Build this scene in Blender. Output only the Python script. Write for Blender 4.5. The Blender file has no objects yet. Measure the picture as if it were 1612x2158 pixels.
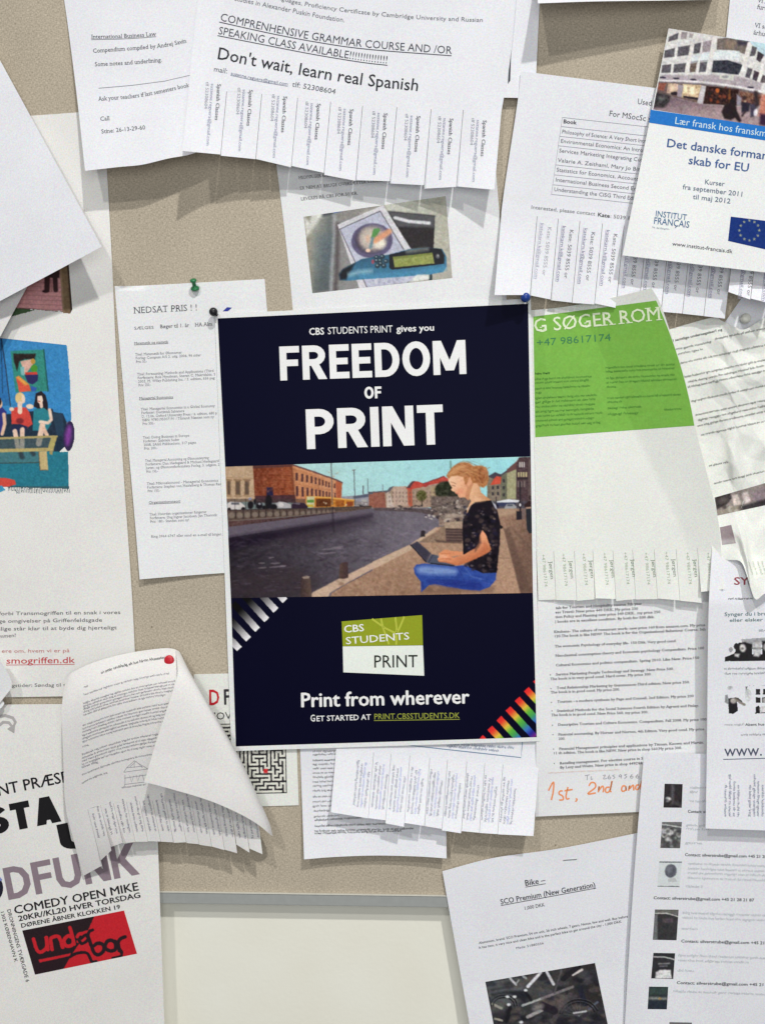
import bpy, math, random
import numpy as np

random.seed(7)
RNG = np.random.default_rng(11)
scene = bpy.context.scene
COL = scene.collection

# ------------------------------------------------------------------ camera
# The board face is the plane y = 0 (x right, z up, lifts towards -y).  The pose was
# solved once from the printed A3 poster (297 x 420 mm) hanging on the board.
FOC, CX, CY = 1866.0, 806.0, 1079.0
_x = np.array([0.99964533, 0.04150342, -0.03479786])
_y = np.array([-0.0294462, 0.99735708, -0.04679779])
T0 = np.array([-0.00388598, -0.01602509, 0.84259983])
_x /= np.linalg.norm(_x)
_y -= _x * (_x @ _y)
_y /= np.linalg.norm(_y)
NRM = np.cross(_x, _y)
NRM = -NRM if NRM[2] > 0 else NRM                  # towards the viewer
EZ = np.array([0, 1.0, 0]) - NRM * NRM[1]
EZ /= np.linalg.norm(EZ)
EX = np.cross(EZ, NRM)
if EX[0] < 0:
    EX = -EX
EY = -NRM
cam_data = bpy.data.cameras.new('camera')
cam_data.sensor_fit = 'VERTICAL'
cam_data.angle_y = 2 * math.atan(1079.0 / FOC)
cam_data.clip_start = 0.01
cam_data.clip_end = 60
cam = bpy.data.objects.new('camera', cam_data)
COL.objects.link(cam)
from mathutils import Matrix, Vector
_cx = [EX[0], EY[0], EZ[0]]
_cy = [EX[1], EY[1], EZ[1]]
_cz = [-EX[2], -EY[2], -EZ[2]]
_cp = [-(T0 @ EX), -(T0 @ EY), -(T0 @ EZ)]
cam.matrix_world = Matrix(((_cx[0], _cy[0], _cz[0], _cp[0]), (_cx[1], _cy[1], _cz[1], _cp[1]),
                           (_cx[2], _cy[2], _cz[2], _cp[2]), (0, 0, 0, 1)))
scene.camera = cam

# ------------------------------------------------------------------ light
world = bpy.data.worlds.new('World')
scene.world = world
world.use_nodes = True
world.node_tree.nodes['Background'].inputs[0].default_value = (0.97, 0.985, 1.0, 1)
world.node_tree.nodes['Background'].inputs[1].default_value = 0.18

def lamp(name, loc, target, size, power, color):
    l = bpy.data.lights.new(name, 'AREA')
    l.shape = 'DISK'
    l.size = size
    l.energy = power
    l.color = color
    o = bpy.data.objects.new(name, l)
    o.location = loc
    o.rotation_euler = (Vector(target) - Vector(loc)).to_track_quat('-Z', 'Y').to_euler()
    COL.objects.link(o)
    return o
lamp('ceiling_spot', (1.55, -4.1, 5.4), (0, 0, 0), 0.22, 250, (1.0, 0.985, 0.95))
lamp('second_ceiling_spot', (-1.9, -4.6, 4.4), (0, 0, 0), 0.24, 93, (1.0, 0.985, 0.95))
lamp('front_fill', (0.16, -1.32, 0.12), (0.05, 0, -0.08), 0.9, 5.35, (0.99, 1.0, 0.985))  # added soft fill near the camera, brightest on the middle of the board

scene.view_settings.view_transform = 'Standard'
scene.view_settings.look = 'None'
scene.view_settings.exposure = 0
scene.view_settings.gamma = 1
scene.view_settings.use_curve_mapping = False

# ------------------------------------------------------------------ geometry of the view
def unproject(px, py, h):
    """photo pixel -> world point h millimetres in front of the board"""
    px = np.asarray(px, float); py = np.asarray(py, float); h = np.asarray(h, float)
    d = np.stack([(px - CX) / FOC, -(py - CY) / FOC, np.ones_like(px)], -1)
    s = (T0 @ NRM + h * 1e-3) / (d @ NRM)
    p = d * s[..., None] - T0
    return np.stack([p @ EX, p @ EY, p @ EZ], -1)

def lin(c):
    c = np.asarray(c, float) / 255.0
    return np.where(c <= 0.04045, c / 12.92, ((c + 0.055) / 1.055) ** 2.4)
KW = 0.92                                   # how bright a pure white sheet looks in this light
def ink(c):
    return np.clip(lin(c) / KW, 0.002, 0.92)

FR = {'F1': (0, 0, 2.8786), 'F2': (380, 0, 2.2389), 'F3': (1030, 0, 2.7698), 'F4': (0, 500, 2.878),
      'F5': (430, 340, 2.3029), 'F6': (440, 930, 2.2389), 'F7': (1080, 580, 2.998), 'F8': (0, 1230, 2.51875),
      'F9': (0, 1580, 2.8786), 'F10': (540, 1500, 2.51875), 'F11': (1080, 1240, 3.0301), 'F12': (880, 1640, 2.2022),
      'G1': (470, 955, 4.885), 'G2': (790, 955, 4.741), 'G3': (0, 560, 4.316), 'G4': (630, 410, 4.741),
      'G5': (1360, 50, 6.397), 'G6': (0, 1830, 5.2), 'H1': (1350, 580, 5.137), 'H2': (1480, 980, 6.742),
      'H3': (1480, 1280, 4.495), 'H4': (1000, 2000, 5.373), 'H5': (1340, 1620, 4.011), 'H6': (100, 1350, 2.985), 'P': (0, 0, 1)}
def fp(frame, pts):
    ox, oy, s = FR[frame]
    return [(ox + x / s, oy + y / s) for x, y in pts]

# ------------------------------------------------------------------ materials
def nodes_of(name):
    m = bpy.data.materials.new(name)
    m.use_nodes = True
    nt = m.node_tree
    return m, nt, nt.nodes['Principled BSDF']

def grain(nt, bsdf, color_socket, amount, scale=620, chroma=0.6):
    """fine mottling of paper stock / print screen multiplied into the colour"""
    tc = nt.nodes.new('ShaderNodeTexCoord')
    n = nt.nodes.new('ShaderNodeTexNoise')
    n.inputs['Scale'].default_value = scale
    n.inputs['Detail'].default_value = 1.5
    nt.links.new(tc.outputs['Object'], n.inputs['Vector'])
    hs = nt.nodes.new('ShaderNodeHueSaturation')
    hs.inputs['Saturation'].default_value = chroma
    nt.links.new(n.outputs['Color'], hs.inputs['Color'])
    mr = nt.nodes.new('ShaderNodeMix'); mr.data_type = 'RGBA'; mr.blend_type = 'MIX'; mr.clamp_factor = False
    mr.inputs[0].default_value = amount
    mr.inputs[6].default_value = (1, 1, 1, 1)
    dbl = nt.nodes.new('ShaderNodeVectorMath'); dbl.operation = 'SCALE'; dbl.inputs['Scale'].default_value = 2.0
    nt.links.new(hs.outputs['Color'], dbl.inputs[0])
    nt.links.new(dbl.outputs[0], mr.inputs[7])
    n2 = nt.nodes.new('ShaderNodeTexNoise')
    n2.inputs['Scale'].default_value = 14
    n2.inputs['Detail'].default_value = 3
    nt.links.new(tc.outputs['Object'], n2.inputs['Vector'])
    r2 = nt.nodes.new('ShaderNodeMapRange')
    r2.inputs['To Min'].default_value = 0.965; r2.inputs['To Max'].default_value = 1.03
    r2.inputs['From Min'].default_value = 0.3; r2.inputs['From Max'].default_value = 0.7
    nt.links.new(n2.outputs['Fac'], r2.inputs['Value'])
    m1 = nt.nodes.new('ShaderNodeMix'); m1.data_type = 'RGBA'; m1.blend_type = 'MULTIPLY'; m1.inputs[0].default_value = 1
    nt.links.new(color_socket, m1.inputs[6]); nt.links.new(mr.outputs[2], m1.inputs[7])
    m2 = nt.nodes.new('ShaderNodeMix'); m2.data_type = 'RGBA'; m2.blend_type = 'MULTIPLY'; m2.inputs[0].default_value = 1
    nt.links.new(m1.outputs[2], m2.inputs[6]); nt.links.new(r2.outputs['Result'], m2.inputs[7])
    nt.links.new(m2.outputs[2], bsdf.inputs['Base Color'])
    return n

def paper_mat(name, rgb, rough=0.75, spec=0.25):
    m, nt, b = nodes_of(name)
    c = nt.nodes.new('ShaderNodeRGB'); c.outputs[0].default_value = (*rgb, 1)
    b.inputs['Roughness'].default_value = rough
    b.inputs['Specular IOR Level'].default_value = spec
    n = grain(nt, b, c.outputs[0], 0.25, 760, 0.85)
    bp = nt.nodes.new('ShaderNodeBump')
    bp.inputs['Strength'].default_value = 0.06; bp.inputs['Distance'].default_value = 0.0004
    nt.links.new(n.outputs['Fac'], bp.inputs['Height'])
    nt.links.new(bp.outputs['Normal'], b.inputs['Normal'])
    return m

def print_mat(name, rough, spec=0.3, amount=0.22, scale=620):
    m, nt, b = nodes_of(name)
    a = nt.nodes.new('ShaderNodeAttribute'); a.attribute_name = 'Col'
    b.inputs['Roughness'].default_value = rough
    b.inputs['Specular IOR Level'].default_value = spec
    grain(nt, b, a.outputs['Color'], amount, scale)
    return m

WHITE = paper_mat('white_paper', (0.86, 0.868, 0.885))
COOL = paper_mat('cool_white_paper', (0.848, 0.855, 0.905))
WARM = paper_mat('warm_white_paper', (0.86, 0.85, 0.825))
IVORY = paper_mat('ivory_paper', (0.865, 0.88, 0.835))
GREY = paper_mat('greyish_paper', (0.80, 0.785, 0.775))  # one even tone, slightly darker than the other papers
COATED = paper_mat('coated_card', (0.87, 0.885, 0.885), 0.4, 0.4)
INK = print_mat('printed_ink', 0.7)
GLOSS = print_mat('glossy_print', 0.5, 0.06, 0.20, 760)

def plain(name, rgb, rough=0.5, metal=0.0, spec=0.5):
    m, nt, b = nodes_of(name)
    tc = nt.nodes.new('ShaderNodeTexCoord')
    n = nt.nodes.new('ShaderNodeTexNoise'); n.inputs['Scale'].default_value = 180
    nt.links.new(tc.outputs['Object'], n.inputs['Vector'])
    r = nt.nodes.new('ShaderNodeMapRange')
    r.inputs['To Min'].default_value = 0.9; r.inputs['To Max'].default_value = 1.08
    nt.links.new(n.outputs['Fac'], r.inputs['Value'])
    mx = nt.nodes.new('ShaderNodeMix'); mx.data_type = 'RGBA'; mx.blend_type = 'MULTIPLY'; mx.inputs[0].default_value = 1
    mx.inputs[6].default_value = (*rgb, 1)
    nt.links.new(r.outputs['Result'], mx.inputs[7])
    nt.links.new(mx.outputs[2], b.inputs['Base Color'])
    b.inputs['Roughness'].default_value = rough
    b.inputs['Metallic'].default_value = metal
    b.inputs['Specular IOR Level'].default_value = spec
    return m

# ------------------------------------------------------------------ mesh helpers
def build_mesh(name, V, polys, cols=None, smooth=True):
    """V (n,3); polys = list of int arrays (k, 3 or 4)"""
    me = bpy.data.meshes.new(name)
    V = np.asarray(V, np.float32)
    me.vertices.add(len(V)); me.vertices.foreach_set('co', V.ravel())
    polys = [np.asarray(p, np.int32) for p in polys if len(p)]
    nl = sum(p.size for p in polys); npol = sum(len(p) for p in polys)
    me.loops.add(nl); me.polygons.add(npol)
    me.loops.foreach_set('vertex_index', np.concatenate([p.ravel() for p in polys]))
    st = []; s = 0; tot = []
    for p in polys:
        k = p.shape[1]
        st.append(s + np.arange(len(p)) * k); tot.append(np.full(len(p), k)); s += p.size
    me.polygons.foreach_set('loop_start', np.concatenate(st).astype(np.int32))
    me.polygons.foreach_set('use_smooth', np.full(npol, smooth))
    if cols is not None:
        at = me.attributes.new('Col', 'FLOAT_COLOR', 'POINT')
        c4 = np.ones((len(V), 4), np.float32); c4[:, :3] = cols
        at.data.foreach_set('color', c4.ravel())
    me.update(calc_edges=True)
    me.validate()
    return me

def link(name, me, mat, parent=None, loc=None):
    o = bpy.data.objects.new(name, me)
    me.materials.append(mat)
    COL.objects.link(o)
    if parent is not None:
        o.parent = parent
    if loc is not None:
        o.location = loc
    return o

def tag(o, label=None, cat=None, group=None, kind=None):
    if label: o['label'] = label
    if cat: o['category'] = cat
    if group: o['group'] = group
    if kind: o['kind'] = kind
    return o

def curve_pts(pts, n=81):
    """Catmull-Rom through pts, sampled evenly along its length"""
    p = np.array(pts, float)
    if len(p) == 2:
        t = np.linspace(0, 1, n)[:, None]
        return p[0] * (1 - t) + p[1] * t
    q = np.vstack([2 * p[0] - p[1], p, 2 * p[-1] - p[-2]])
    out = []
    for i in range(1, len(q) - 2):
        t = np.linspace(0, 1, 24, endpoint=False)[:, None]
        a, b, c, d = q[i - 1], q[i], q[i + 1], q[i + 2]
        out.append(0.5 * ((2 * b) + (c - a) * t + (2 * a - 5 * b + 4 * c - d) * t ** 2 + (3 * b - a - 3 * c + d) * t ** 3))
    out = np.vstack(out + [p[-1:]])
    L = np.r_[0, np.cumsum(np.linalg.norm(np.diff(out, axis=0), axis=1))]
    s = np.linspace(0, L[-1], n)
    return np.stack([np.interp(s, L, out[:, 0]), np.interp(s, L, out[:, 1])], 1)

def grid_faces(nu, nv, base=0, flip=False):
    i, j = np.meshgrid(np.arange(nu), np.arange(nv))
    a = base + j * (nu + 1) + i
    q = np.stack([a, a + nu + 1, a + nu + 2, a + 1], -1).reshape(-1, 4)
    return q[:, ::-1] if flip else q

class Patch:
    """a piece of paper: four corners and edge curves as seen, and its lift h(u, v) in mm off the board"""
    def __init__(s, tl, tr, br, bl, h, top=(), right=(), bottom=(), left=()):
        s.c = [np.array(p, float) for p in (tl, tr, br, bl)]
        s.e = [curve_pts([tl, *top, tr]), curve_pts([tr, *right, br]), curve_pts([bl, *bottom, br]), curve_pts([tl, *left, bl])]
        s.h = h if callable(h) else (lambda u, v, k=float(h): k + 0 * u)
        s.obj = None; s.org = None; s.bk = {}
    def _ed(s, k, t):
        n = len(s.e[k]) - 1
        tt = np.linspace(0, 1, n + 1)
        x = np.interp(t, tt, s.e[k][:, 0]); y = np.interp(t, tt, s.e[k][:, 1])
        lo = t < 0; hi = t > 1                       # carry on straight past the ends
        d0 = (s.e[k][1] - s.e[k][0]) * n; d1 = (s.e[k][-1] - s.e[k][-2]) * n
        x = x + np.where(lo, t * d0[0], 0) + np.where(hi, (t - 1) * d1[0], 0)
        y = y + np.where(lo, t * d0[1], 0) + np.where(hi, (t - 1) * d1[1], 0)
        return np.stack([x, y], -1)
    def map(s, u, v):
        u = np.asarray(u, float); v = np.asarray(v, float)
        U = u[..., None]; V = v[..., None]
        T, R, B, L = s._ed(0, u), s._ed(1, v), s._ed(2, u), s._ed(3, v)
        a, b, c, d = s.c
        return (1 - V) * T + V * B + (1 - U) * L + U * R - ((1 - U) * (1 - V) * a + U * (1 - V) * b + U * V * c + (1 - U) * V * d)
    def inv(s, X, Y):
        X = np.asarray(X, float); Y = np.asarray(Y, float)
        a, b, c, d = s.c
        o = a; eu = (b - a + c - d) / 2; ev = (d - a + c - b) / 2
        det = eu[0] * ev[1] - eu[1] * ev[0]
        u = ((X - o[0]) * ev[1] - (Y - o[1]) * ev[0]) / det
        v = (eu[0] * (Y - o[1]) - eu[1] * (X - o[0])) / det
        e = 1e-3
        for _ in range(7):
            p = s.map(u, v); pu = (s.map(u + e, v) - p) / e; pv = (s.map(u, v + e) - p) / e
            dx = X - p[..., 0]; dy = Y - p[..., 1]
            dt = pu[..., 0] * pv[..., 1] - pu[..., 1] * pv[..., 0]
            dt = np.where(np.abs(dt) < 1e-6, 1e-6, dt)
            u = u + np.clip((dx * pv[..., 1] - dy * pv[..., 0]) / dt, -.4, .4)
            v = v + np.clip((pu[..., 0] * dy - pu[..., 1] * dx) / dt, -.4, .4)
        return u, v
    def at(s, X, Y, off=0.0):
        u, v = s.inv(X, Y)
        return unproject(X, Y, s.h(u, v) + off)
    def mesh(s, name, mat, parent=None, label=None, cat=None, group=None, nu=40, nv=50, thick=0.22, vmax=None, extra=None, smooth=True):
        u, v = np.meshgrid(np.linspace(0, 1, nu + 1), np.linspace(0, 1, nv + 1))
        if vmax is not None:
            v = v * (vmax(u) if callable(vmax) else vmax)
        p = s.map(u, v); h = s.h(u, v)
        f = unproject(p[..., 0], p[..., 1], h).reshape(-1, 3)
        b = unproject(p[..., 0], p[..., 1], h).reshape(-1, 3)
        b[:, 1] += thick * 1e-3
        n = len(f)
        ring = np.r_[np.arange(nu + 1), (np.arange(1, nv + 1) * (nu + 1) + nu), (nv * (nu + 1) + np.arange(nu - 1, -1, -1)),
                     (np.arange(nv - 1, 0, -1) * (nu + 1))]
        m = len(ring)
        V = np.vstack([f, b, f[ring], b[ring]])
        k = np.arange(m); k2 = (k + 1) % m
        rim = np.stack([2 * n + k, 2 * n + k2, 2 * n + m + k2, 2 * n + m + k], -1)
        F = [grid_faces(nu, nv), grid_faces(nu, nv, n, True), rim]
        if extra is not None:
            V2, F2 = extra
            V2, F2 = np.asarray(V2), [q + len(V) for q in F2]
            V = np.vstack([V, V2]); F += F2
        if parent is None:
            s.org = f.mean(0); s.obj = link(name, build_mesh(name, V - s.org, F, None, smooth), mat, None, s.org)
            tag(s.obj, label, cat, group)
        else:
            s.org = parent.org; s.obj = link(name, build_mesh(name, V - s.org, F, None, smooth), mat, parent.obj)
            if label: s.obj['label'] = label
        return s.obj
    # ---- ink collected per part
    def add(s, part, X, Y, off, tris, col, quads=()):
        s.bk.setdefault(part, []).append((np.asarray(X, float), np.asarray(Y, float), np.asarray(off, float) + 0 * np.asarray(X, float),
                                          np.asarray(tris, int).reshape(-1, 3), np.asarray(quads, int).reshape(-1, 4), ink(col)))
    def poly(s, part, frame, pts, col, off=0.16):
        """flat printed polygon (convex or fan-able)"""
        p = np.array(fp(frame, pts)); n = len(p)
        s.add(part, p[:, 0], p[:, 1], off, [(0, i + 1, i) for i in range(1, n - 1)], col)
    def line(s, part, frame, pts, w, col, off=0.17):
        p = np.array(fp(frame, pts)); w = w / FR[frame][2]
        if len(p) == 2:
            m = max(2, int(np.linalg.norm(p[1] - p[0]) / 12)); t = np.linspace(0, 1, m)[:, None]
            p = p[0] * (1 - t) + p[1] * t
        d = np.gradient(p, axis=0); d /= np.maximum(np.linalg.norm(d, axis=1), 1e-6)[:, None]
        nn = np.stack([d[:, 1], -d[:, 0]], 1) * w / 2
        q = np.vstack([p + nn, p - nn]); k = np.arange(len(p) - 1); m = len(p)
        s.add(part, q[:, 0], q[:, 1], off, [], col, np.stack([k, k + m, k + m + 1, k + 1], -1))
    def finish(s, mats=None):
        for part, L in s.bk.items():
            X = np.concatenate([a[0] for a in L]); Y = np.concatenate([a[1] for a in L]); O = np.concatenate([a[2] for a in L])
            C = np.concatenate([np.tile(a[5], (len(a[0]), 1)) for a in L])
            t = []; q = []; b = 0
            for a in L:
                t.append(a[3] + b); q.append(a[4] + b); b += len(a[0])
            t = np.concatenate(t); q = np.concatenate(q)
            V = s.at(X, Y, O) - s.org
            nm = part.split('#')[0]
            link(nm, build_mesh(nm, V, [t, q], C, False), (mats or {}).get(part, INK), s.obj)
        s.bk = {}

# ------------------------------------------------------------------ lettering
_gc = {}
_tc = bpy.data.curves.new('lettering', 'FONT')
_tc.resolution_u = 2
_to = bpy.data.objects.new('lettering', _tc)
def _conv(body, off):
    _tc.body = body; _tc.offset = off
    me = bpy.data.meshes.new_from_object(_to)
    n = len(me.vertices)
    co = np.zeros(n * 3, np.float32); me.vertices.foreach_get('co', co)
    V = co.reshape(-1, 3)[:, :2].astype(float)
    F = [tuple(p.vertices) for p in me.polygons]
    bpy.data.meshes.remove(me)
    return V, F
_h = _conv('H', 0)[0]
CAP = np.ptp(_h[:, 1]); _HH = np.ptp(_conv('HH', 0)[0][:, 0])
def glyph(ch, off=0.0, serif=False):
    k = (ch, off, serif)
    if k in _gc: return _gc[k]
    if ch == ' ':
        _gc[k] = (np.zeros((0, 2)), np.zeros((0, 3), int), 0.40); return _gc[k]
    w = np.ptp(_conv('H' + ch + 'H', 0)[0][:, 0]) - _HH
    V, F = _conv(ch, off)
    V = V / CAP
    T = []
    for f in F:
        for i in range(1, len(f) - 1):
            T.append((f[0], f[i], f[i + 1]))
    if serif and ch.isalpha():
        cnt = {}
        for t in T:
            for a, b in ((t[0], t[1]), (t[1], t[2]), (t[2], t[0])):
                # match by position: the triangulation may not share vertices
                ka = tuple(np.round(V[a], 3)); kb = tuple(np.round(V[b], 3))
                kk = (min(ka, kb), max(ka, kb)); cnt[kk] = cnt.get(kk, 0) + 1
        add = []
        ymid = 0.5
        for (a, b), c in cnt.items():
            L = abs(a[0] - b[0])
            if c == 1 and abs(a[1] - b[1]) < 0.012 and 0.04 < L < 0.2:
                y = (a[1] + b[1]) / 2; up = y < 0.3 and not (0.1 < y < 0.3)
                x0, x1 = sorted((a[0], b[0])); sgn = 1 if y < 0.35 else -1
                for q0, q1 in ((x0 - (.15 if ch.isupper() else .10), x0), (x1, x1 + (.15 if ch.isupper() else .10))):
                    add.append(((q0, y), (q1, y), (q1, y + sgn * 0.06), (q0, y + sgn * 0.06)))
        for q in add:
            b = len(V); V = np.vstack([V, np.array(q)]); T += [(b, b + 1, b + 2), (b, b + 2, b + 3)]
    _gc[k] = (V, np.array(T, int).reshape(-1, 3), w / CAP)
    return _gc[k]

def arc(cx, cy, rx, ry, a0, a1, n):
    t = np.radians(np.linspace(a0, a1, n + 1))
    return [(cx + rx * math.cos(q), cy + ry * math.sin(q)) for q in t]
def heavy(ch, th, seg=9):
    """heavy grotesque capitals as strokes: ('s', pts) strips and ('d', ...) slanted bars"""
    a = th / 2; S = []; w = 0.6
    v = lambda x: ('s', [(x, 0), (x, 1)])
    hz = lambda y, x0, x1: ('s', [(x0, y), (x1, y)])
    if ch in 'FE':
        w = 0.54; S = [v(a), hz(1 - a, th, w), hz(0.51, th, w * .93)] + ([hz(a, th, w)] if ch == 'E' else [])
    elif ch in 'PR':
        w = 0.62 if ch == 'P' else 0.66; m = 0.46 if ch == 'P' else 0.5; r = (1 - a - m) / 2; bx = w - a - r * 1.05 - (0.03 if ch == 'R' else 0)
        S = [v(a), ('s', [(th, 1 - a), (bx, 1 - a)] + arc(bx, m + r, r * 1.05, r, 90, -90, seg)[1:-1] + [(bx, m), (th, m)])]
        if ch == 'R': S.append(('d', w * .47, m, w - th * .58, 0))
    elif ch == 'D':
        w = 0.68; bx = w * 0.42
        S = [v(a), ('s', [(th, 1 - a), (bx, 1 - a)] + arc(bx, .5, w - a - bx, .5 - a, 90, -90, seg + 3)[1:-1] + [(bx, a), (th, a)])]
    elif ch == 'O':
        w = 0.76; S = [('c', arc(w / 2, .5, w / 2 - a, .5 - a + .01, 0, 360, 2 * seg + 6)[:-1])]
    elif ch == 'M':
        w = 0.90; S = [v(a), v(w - a), ('d', th * .62, 1, w / 2, 0.12), ('d', w - th * .62, 1, w / 2, 0.12)]
    elif ch == 'N':
        w = 0.70; S = [v(a), v(w - a), ('d', th * .62, 1, w - th * .62, 0)]
    elif ch == 'I':
        w = th; S = [v(a)]
    elif ch == 'T':
        w = 0.58; S = [hz(1 - a, 0, w), ('s', [(w / 2, 0), (w / 2, 1 - th)])]
    elif ch == 'A':
        w = 0.74; S = [('d', th * .6, 0, w / 2 - .01, 1), ('d', w - th * .6, 0, w / 2 + .01, 1), hz(0.27, w * .25, w * .75)]
    elif ch == 'U':
        w = 0.68; r = w / 2 - a
        S = [('s', [(a, 1), (a, r + a)] + arc(w / 2, r + a, r, r, 180, 360, seg + 2)[1:-1] + [(w - a, r + a), (w - a, 1)])]
    elif ch == 'K':
        w = 0.68; S = [v(a), ('d', th * 1.2, .45, w - th * .6, 1), ('d', th * 1.6, .56, w - th * .5, 0)]
    elif ch == 'S':
        w = 0.64; r = (1 - th) / 4; x = w / 2
        S = [('s', arc(x, 1 - a - r, w / 2 - a, r, 20, 270, seg + 3)[:-1] + arc(x, a + r, w / 2 - a, r, 90, -160, seg + 3))]
    return S, w

def strip(pts, th, closed=False):
    p = np.array(pts, float); n = len(p)
    if closed: q0, q1 = np.roll(p, 1, 0), np.roll(p, -1, 0)
    else: q0, q1 = np.vstack([2 * p[0] - p[1], p[:-1]]), np.vstack([p[1:], 2 * p[-1] - p[-2]])
    d0 = p - q0; d1 = q1 - p
    d0 /= np.linalg.norm(d0, axis=1)[:, None]; d1 /= np.linalg.norm(d1, axis=1)[:, None]
    n0 = np.stack([-d0[:, 1], d0[:, 0]], 1); n1 = np.stack([-d1[:, 1], d1[:, 0]], 1)
    m = n0 + n1; m /= np.linalg.norm(m, axis=1)[:, None]
    L = th / 2 / np.maximum((m * n0).sum(1), 0.35)
    V = np.vstack([p + m * L[:, None], p - m * L[:, None]])
    k = np.arange(n if closed else n - 1); k2 = (k + 1) % n
    return V, np.vstack([np.stack([k, k + n, k2 + n], -1), np.stack([k, k2 + n, k2], -1)])

def layout(string, off=0.0, serif=False, th=None, track=0.0, jitter=0.0, seg=9):
    """-> V (n,2) cap heights along the line, triangles, layer per vertex, total width"""
    x = 0.0; VS = []; TS = []; LS = []; b = 0
    for ch in string:
        if th and ch != ' ':
            S, w = heavy(ch, th, seg)
            for li, st in enumerate(S):
                if st[0] == 's': V, T = strip(st[1], th)
                elif st[0] == 'c': V, T = strip(st[1], th, True)
                else:
                    _, x0, y0, x1, y1 = st; hw = th * 0.56 * math.hypot(1, (x1 - x0) / (y1 - y0)) 
                    V = np.array([(x0 - hw, y0), (x0 + hw, y0), (x1 + hw, y1), (x1 - hw, y1)]); T = np.array([(0, 1, 2), (0, 2, 3)])
                VS.append(V + (x, 0)); TS.append(T + b); LS.append(np.full(len(V), li)); b += len(V)
            x += w + th * 0.42 + track
        else:
            bold = off if off > 0.003 else 0.0
            V, T, w = glyph(ch, 0.0 if bold else off, serif)
            if bold and len(V):
                k = len(V); st = bold / CAP
                sh = ((-st, 0), (st, 0), (0, st * .6), (0, -st * .6))
                V = np.vstack([V + d for d in sh]); T = np.vstack([T + k * i for i in range(4)])
            if len(V):
                V = V.copy()
                if jitter:
                    r = random.uniform(-1, 1) * jitter; c = V.mean(0)
                    V = (V - c) @ np.array([[math.cos(r), math.sin(r)], [-math.sin(r), math.cos(r)]]) + c + (0, random.uniform(-1, 1) * jitter * .35)
                VS.append(V + (x, 0)); TS.append(T + b); LS.append(np.repeat(np.arange(4), len(V) // 4) if bold else np.zeros(len(V))); b += len(V)
            x += w + track
    if not VS: return np.zeros((0, 2)), np.zeros((0, 3), int), np.zeros(0), x
    V = np.vstack(VS)
    return V, np.vstack(TS), np.concatenate(LS), x

def along(base, V, size, width, shear=0.0):
    """bend laid-out letters along a baseline polyline (photo pixels)"""
    c = curve_pts(base, 61); L = np.r_[0, np.cumsum(np.linalg.norm(np.diff(c, axis=0), axis=1))]
    sx = (V[:, 0] + shear * V[:, 1]) * width
    px = np.interp(sx, L, c[:, 0]); py = np.interp(sx, L, c[:, 1])
    d = np.gradient(c, axis=0); d /= np.linalg.norm(d, axis=1)[:, None]
    dx = np.interp(sx, L, d[:, 0]); dy = np.interp(sx, L, d[:, 1])
    over = np.maximum(sx - L[-1], 0); px = px + over * d[-1, 0]; py = py + over * d[-1, 1]
    y = V[:, 1] * size
    return px + dy * y, py - dx * y

def write(s, part, frame, string, base, size, col=(70, 70, 78), off=0.0, serif=False, th=None, track=0.0, jitter=0.0,
          fit=True, cond=1.0, under=None, shear=0.0, lift=0.2, seg=9):
    """print a string on sheet s; base = baseline points, size = cap height (both in frame pixels)"""
    b = fp(frame, base); size = size / FR[frame][2]
    V, T, Ly, w = layout(string, off, serif, th, track, jitter, seg)
    L = sum(math.dist(b[i], b[i + 1]) for i in range(len(b) - 1))
    width = L / w if fit else size * cond
    if len(V):
        X, Y = along(b, V, size, width, shear)
        s.add(part, X, Y, lift + Ly * 0.02, T[:, ::-1], col)
    if under:
        U = np.array([(i / 20 * w, -0.22) for i in range(21)])
        X, Y = along(b, U, size, width)
        s.line(part, 'P', list(zip(X, Y)), under / FR[frame][2], col, lift - .03)

def greek(s, part, frame, base, size, col=(120, 120, 124), fill=0.93, lift=0.2, dens=1.0, seed=None):
    """a line of print too small and smeared to read: runs of small letters"""
    rnd = random.Random(seed if seed is not None else str(base))
    b = fp(frame, base); size = size / FR[frame][2]
    L = sum(math.dist(b[i], b[i + 1]) for i in range(len(b) - 1)) * (1.0 if fill >= 1 else fill)
    k = rnd.uniform(.94, 1.06); t = ''
    w = 0.0
    while True:
        q = ''.join(rnd.choice('aenrsoimtudlkgvehlrn') for _ in range(rnd.randint(2, 9))); ww = sum(glyph(c, 0.0, False)[2] for c in q + ' ') * size * k
        if w + ww > L and t: break
        t += q + ' '; w += ww
        if w > L: break
    col = tuple(min(225, c * (1.12 if dens <= 1 else .88)) for c in col)
    V, T, Ly, w = layout(t.strip(), .0075, jitter=.32, track=-.06)
    X, Y = along(b, V, size, L / w)
    s.add(part, X, Y, lift + Ly * .02, T[:, ::-1], col)

# ------------------------------------------------------------------ printed pictures (a fine grid of coloured dots)
def vnoise(shape, cell, rng):
    ny, nx = shape; gy, gx = max(2, int(ny / cell[0]) + 2), max(2, int(nx / cell[1]) + 2)
    g = rng.uniform(-1, 1, (gy, gx))
    y = np.linspace(0, gy - 1.001, ny); x = np.linspace(0, gx - 1.001, nx)
    yi = y.astype(int); xi = x.astype(int); fy = (y - yi)[:, None]; fx = (x - xi)[None]
    fy = fy * fy * (3 - 2 * fy); fx = fx * fx * (3 - 2 * fx)
    a = g[yi][:, xi]; b = g[yi][:, xi + 1]; c = g[yi + 1][:, xi]; d = g[yi + 1][:, xi + 1]
    return a * (1 - fy) * (1 - fx) + b * (1 - fy) * fx + c * fy * (1 - fx) + d * fy * fx

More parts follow.
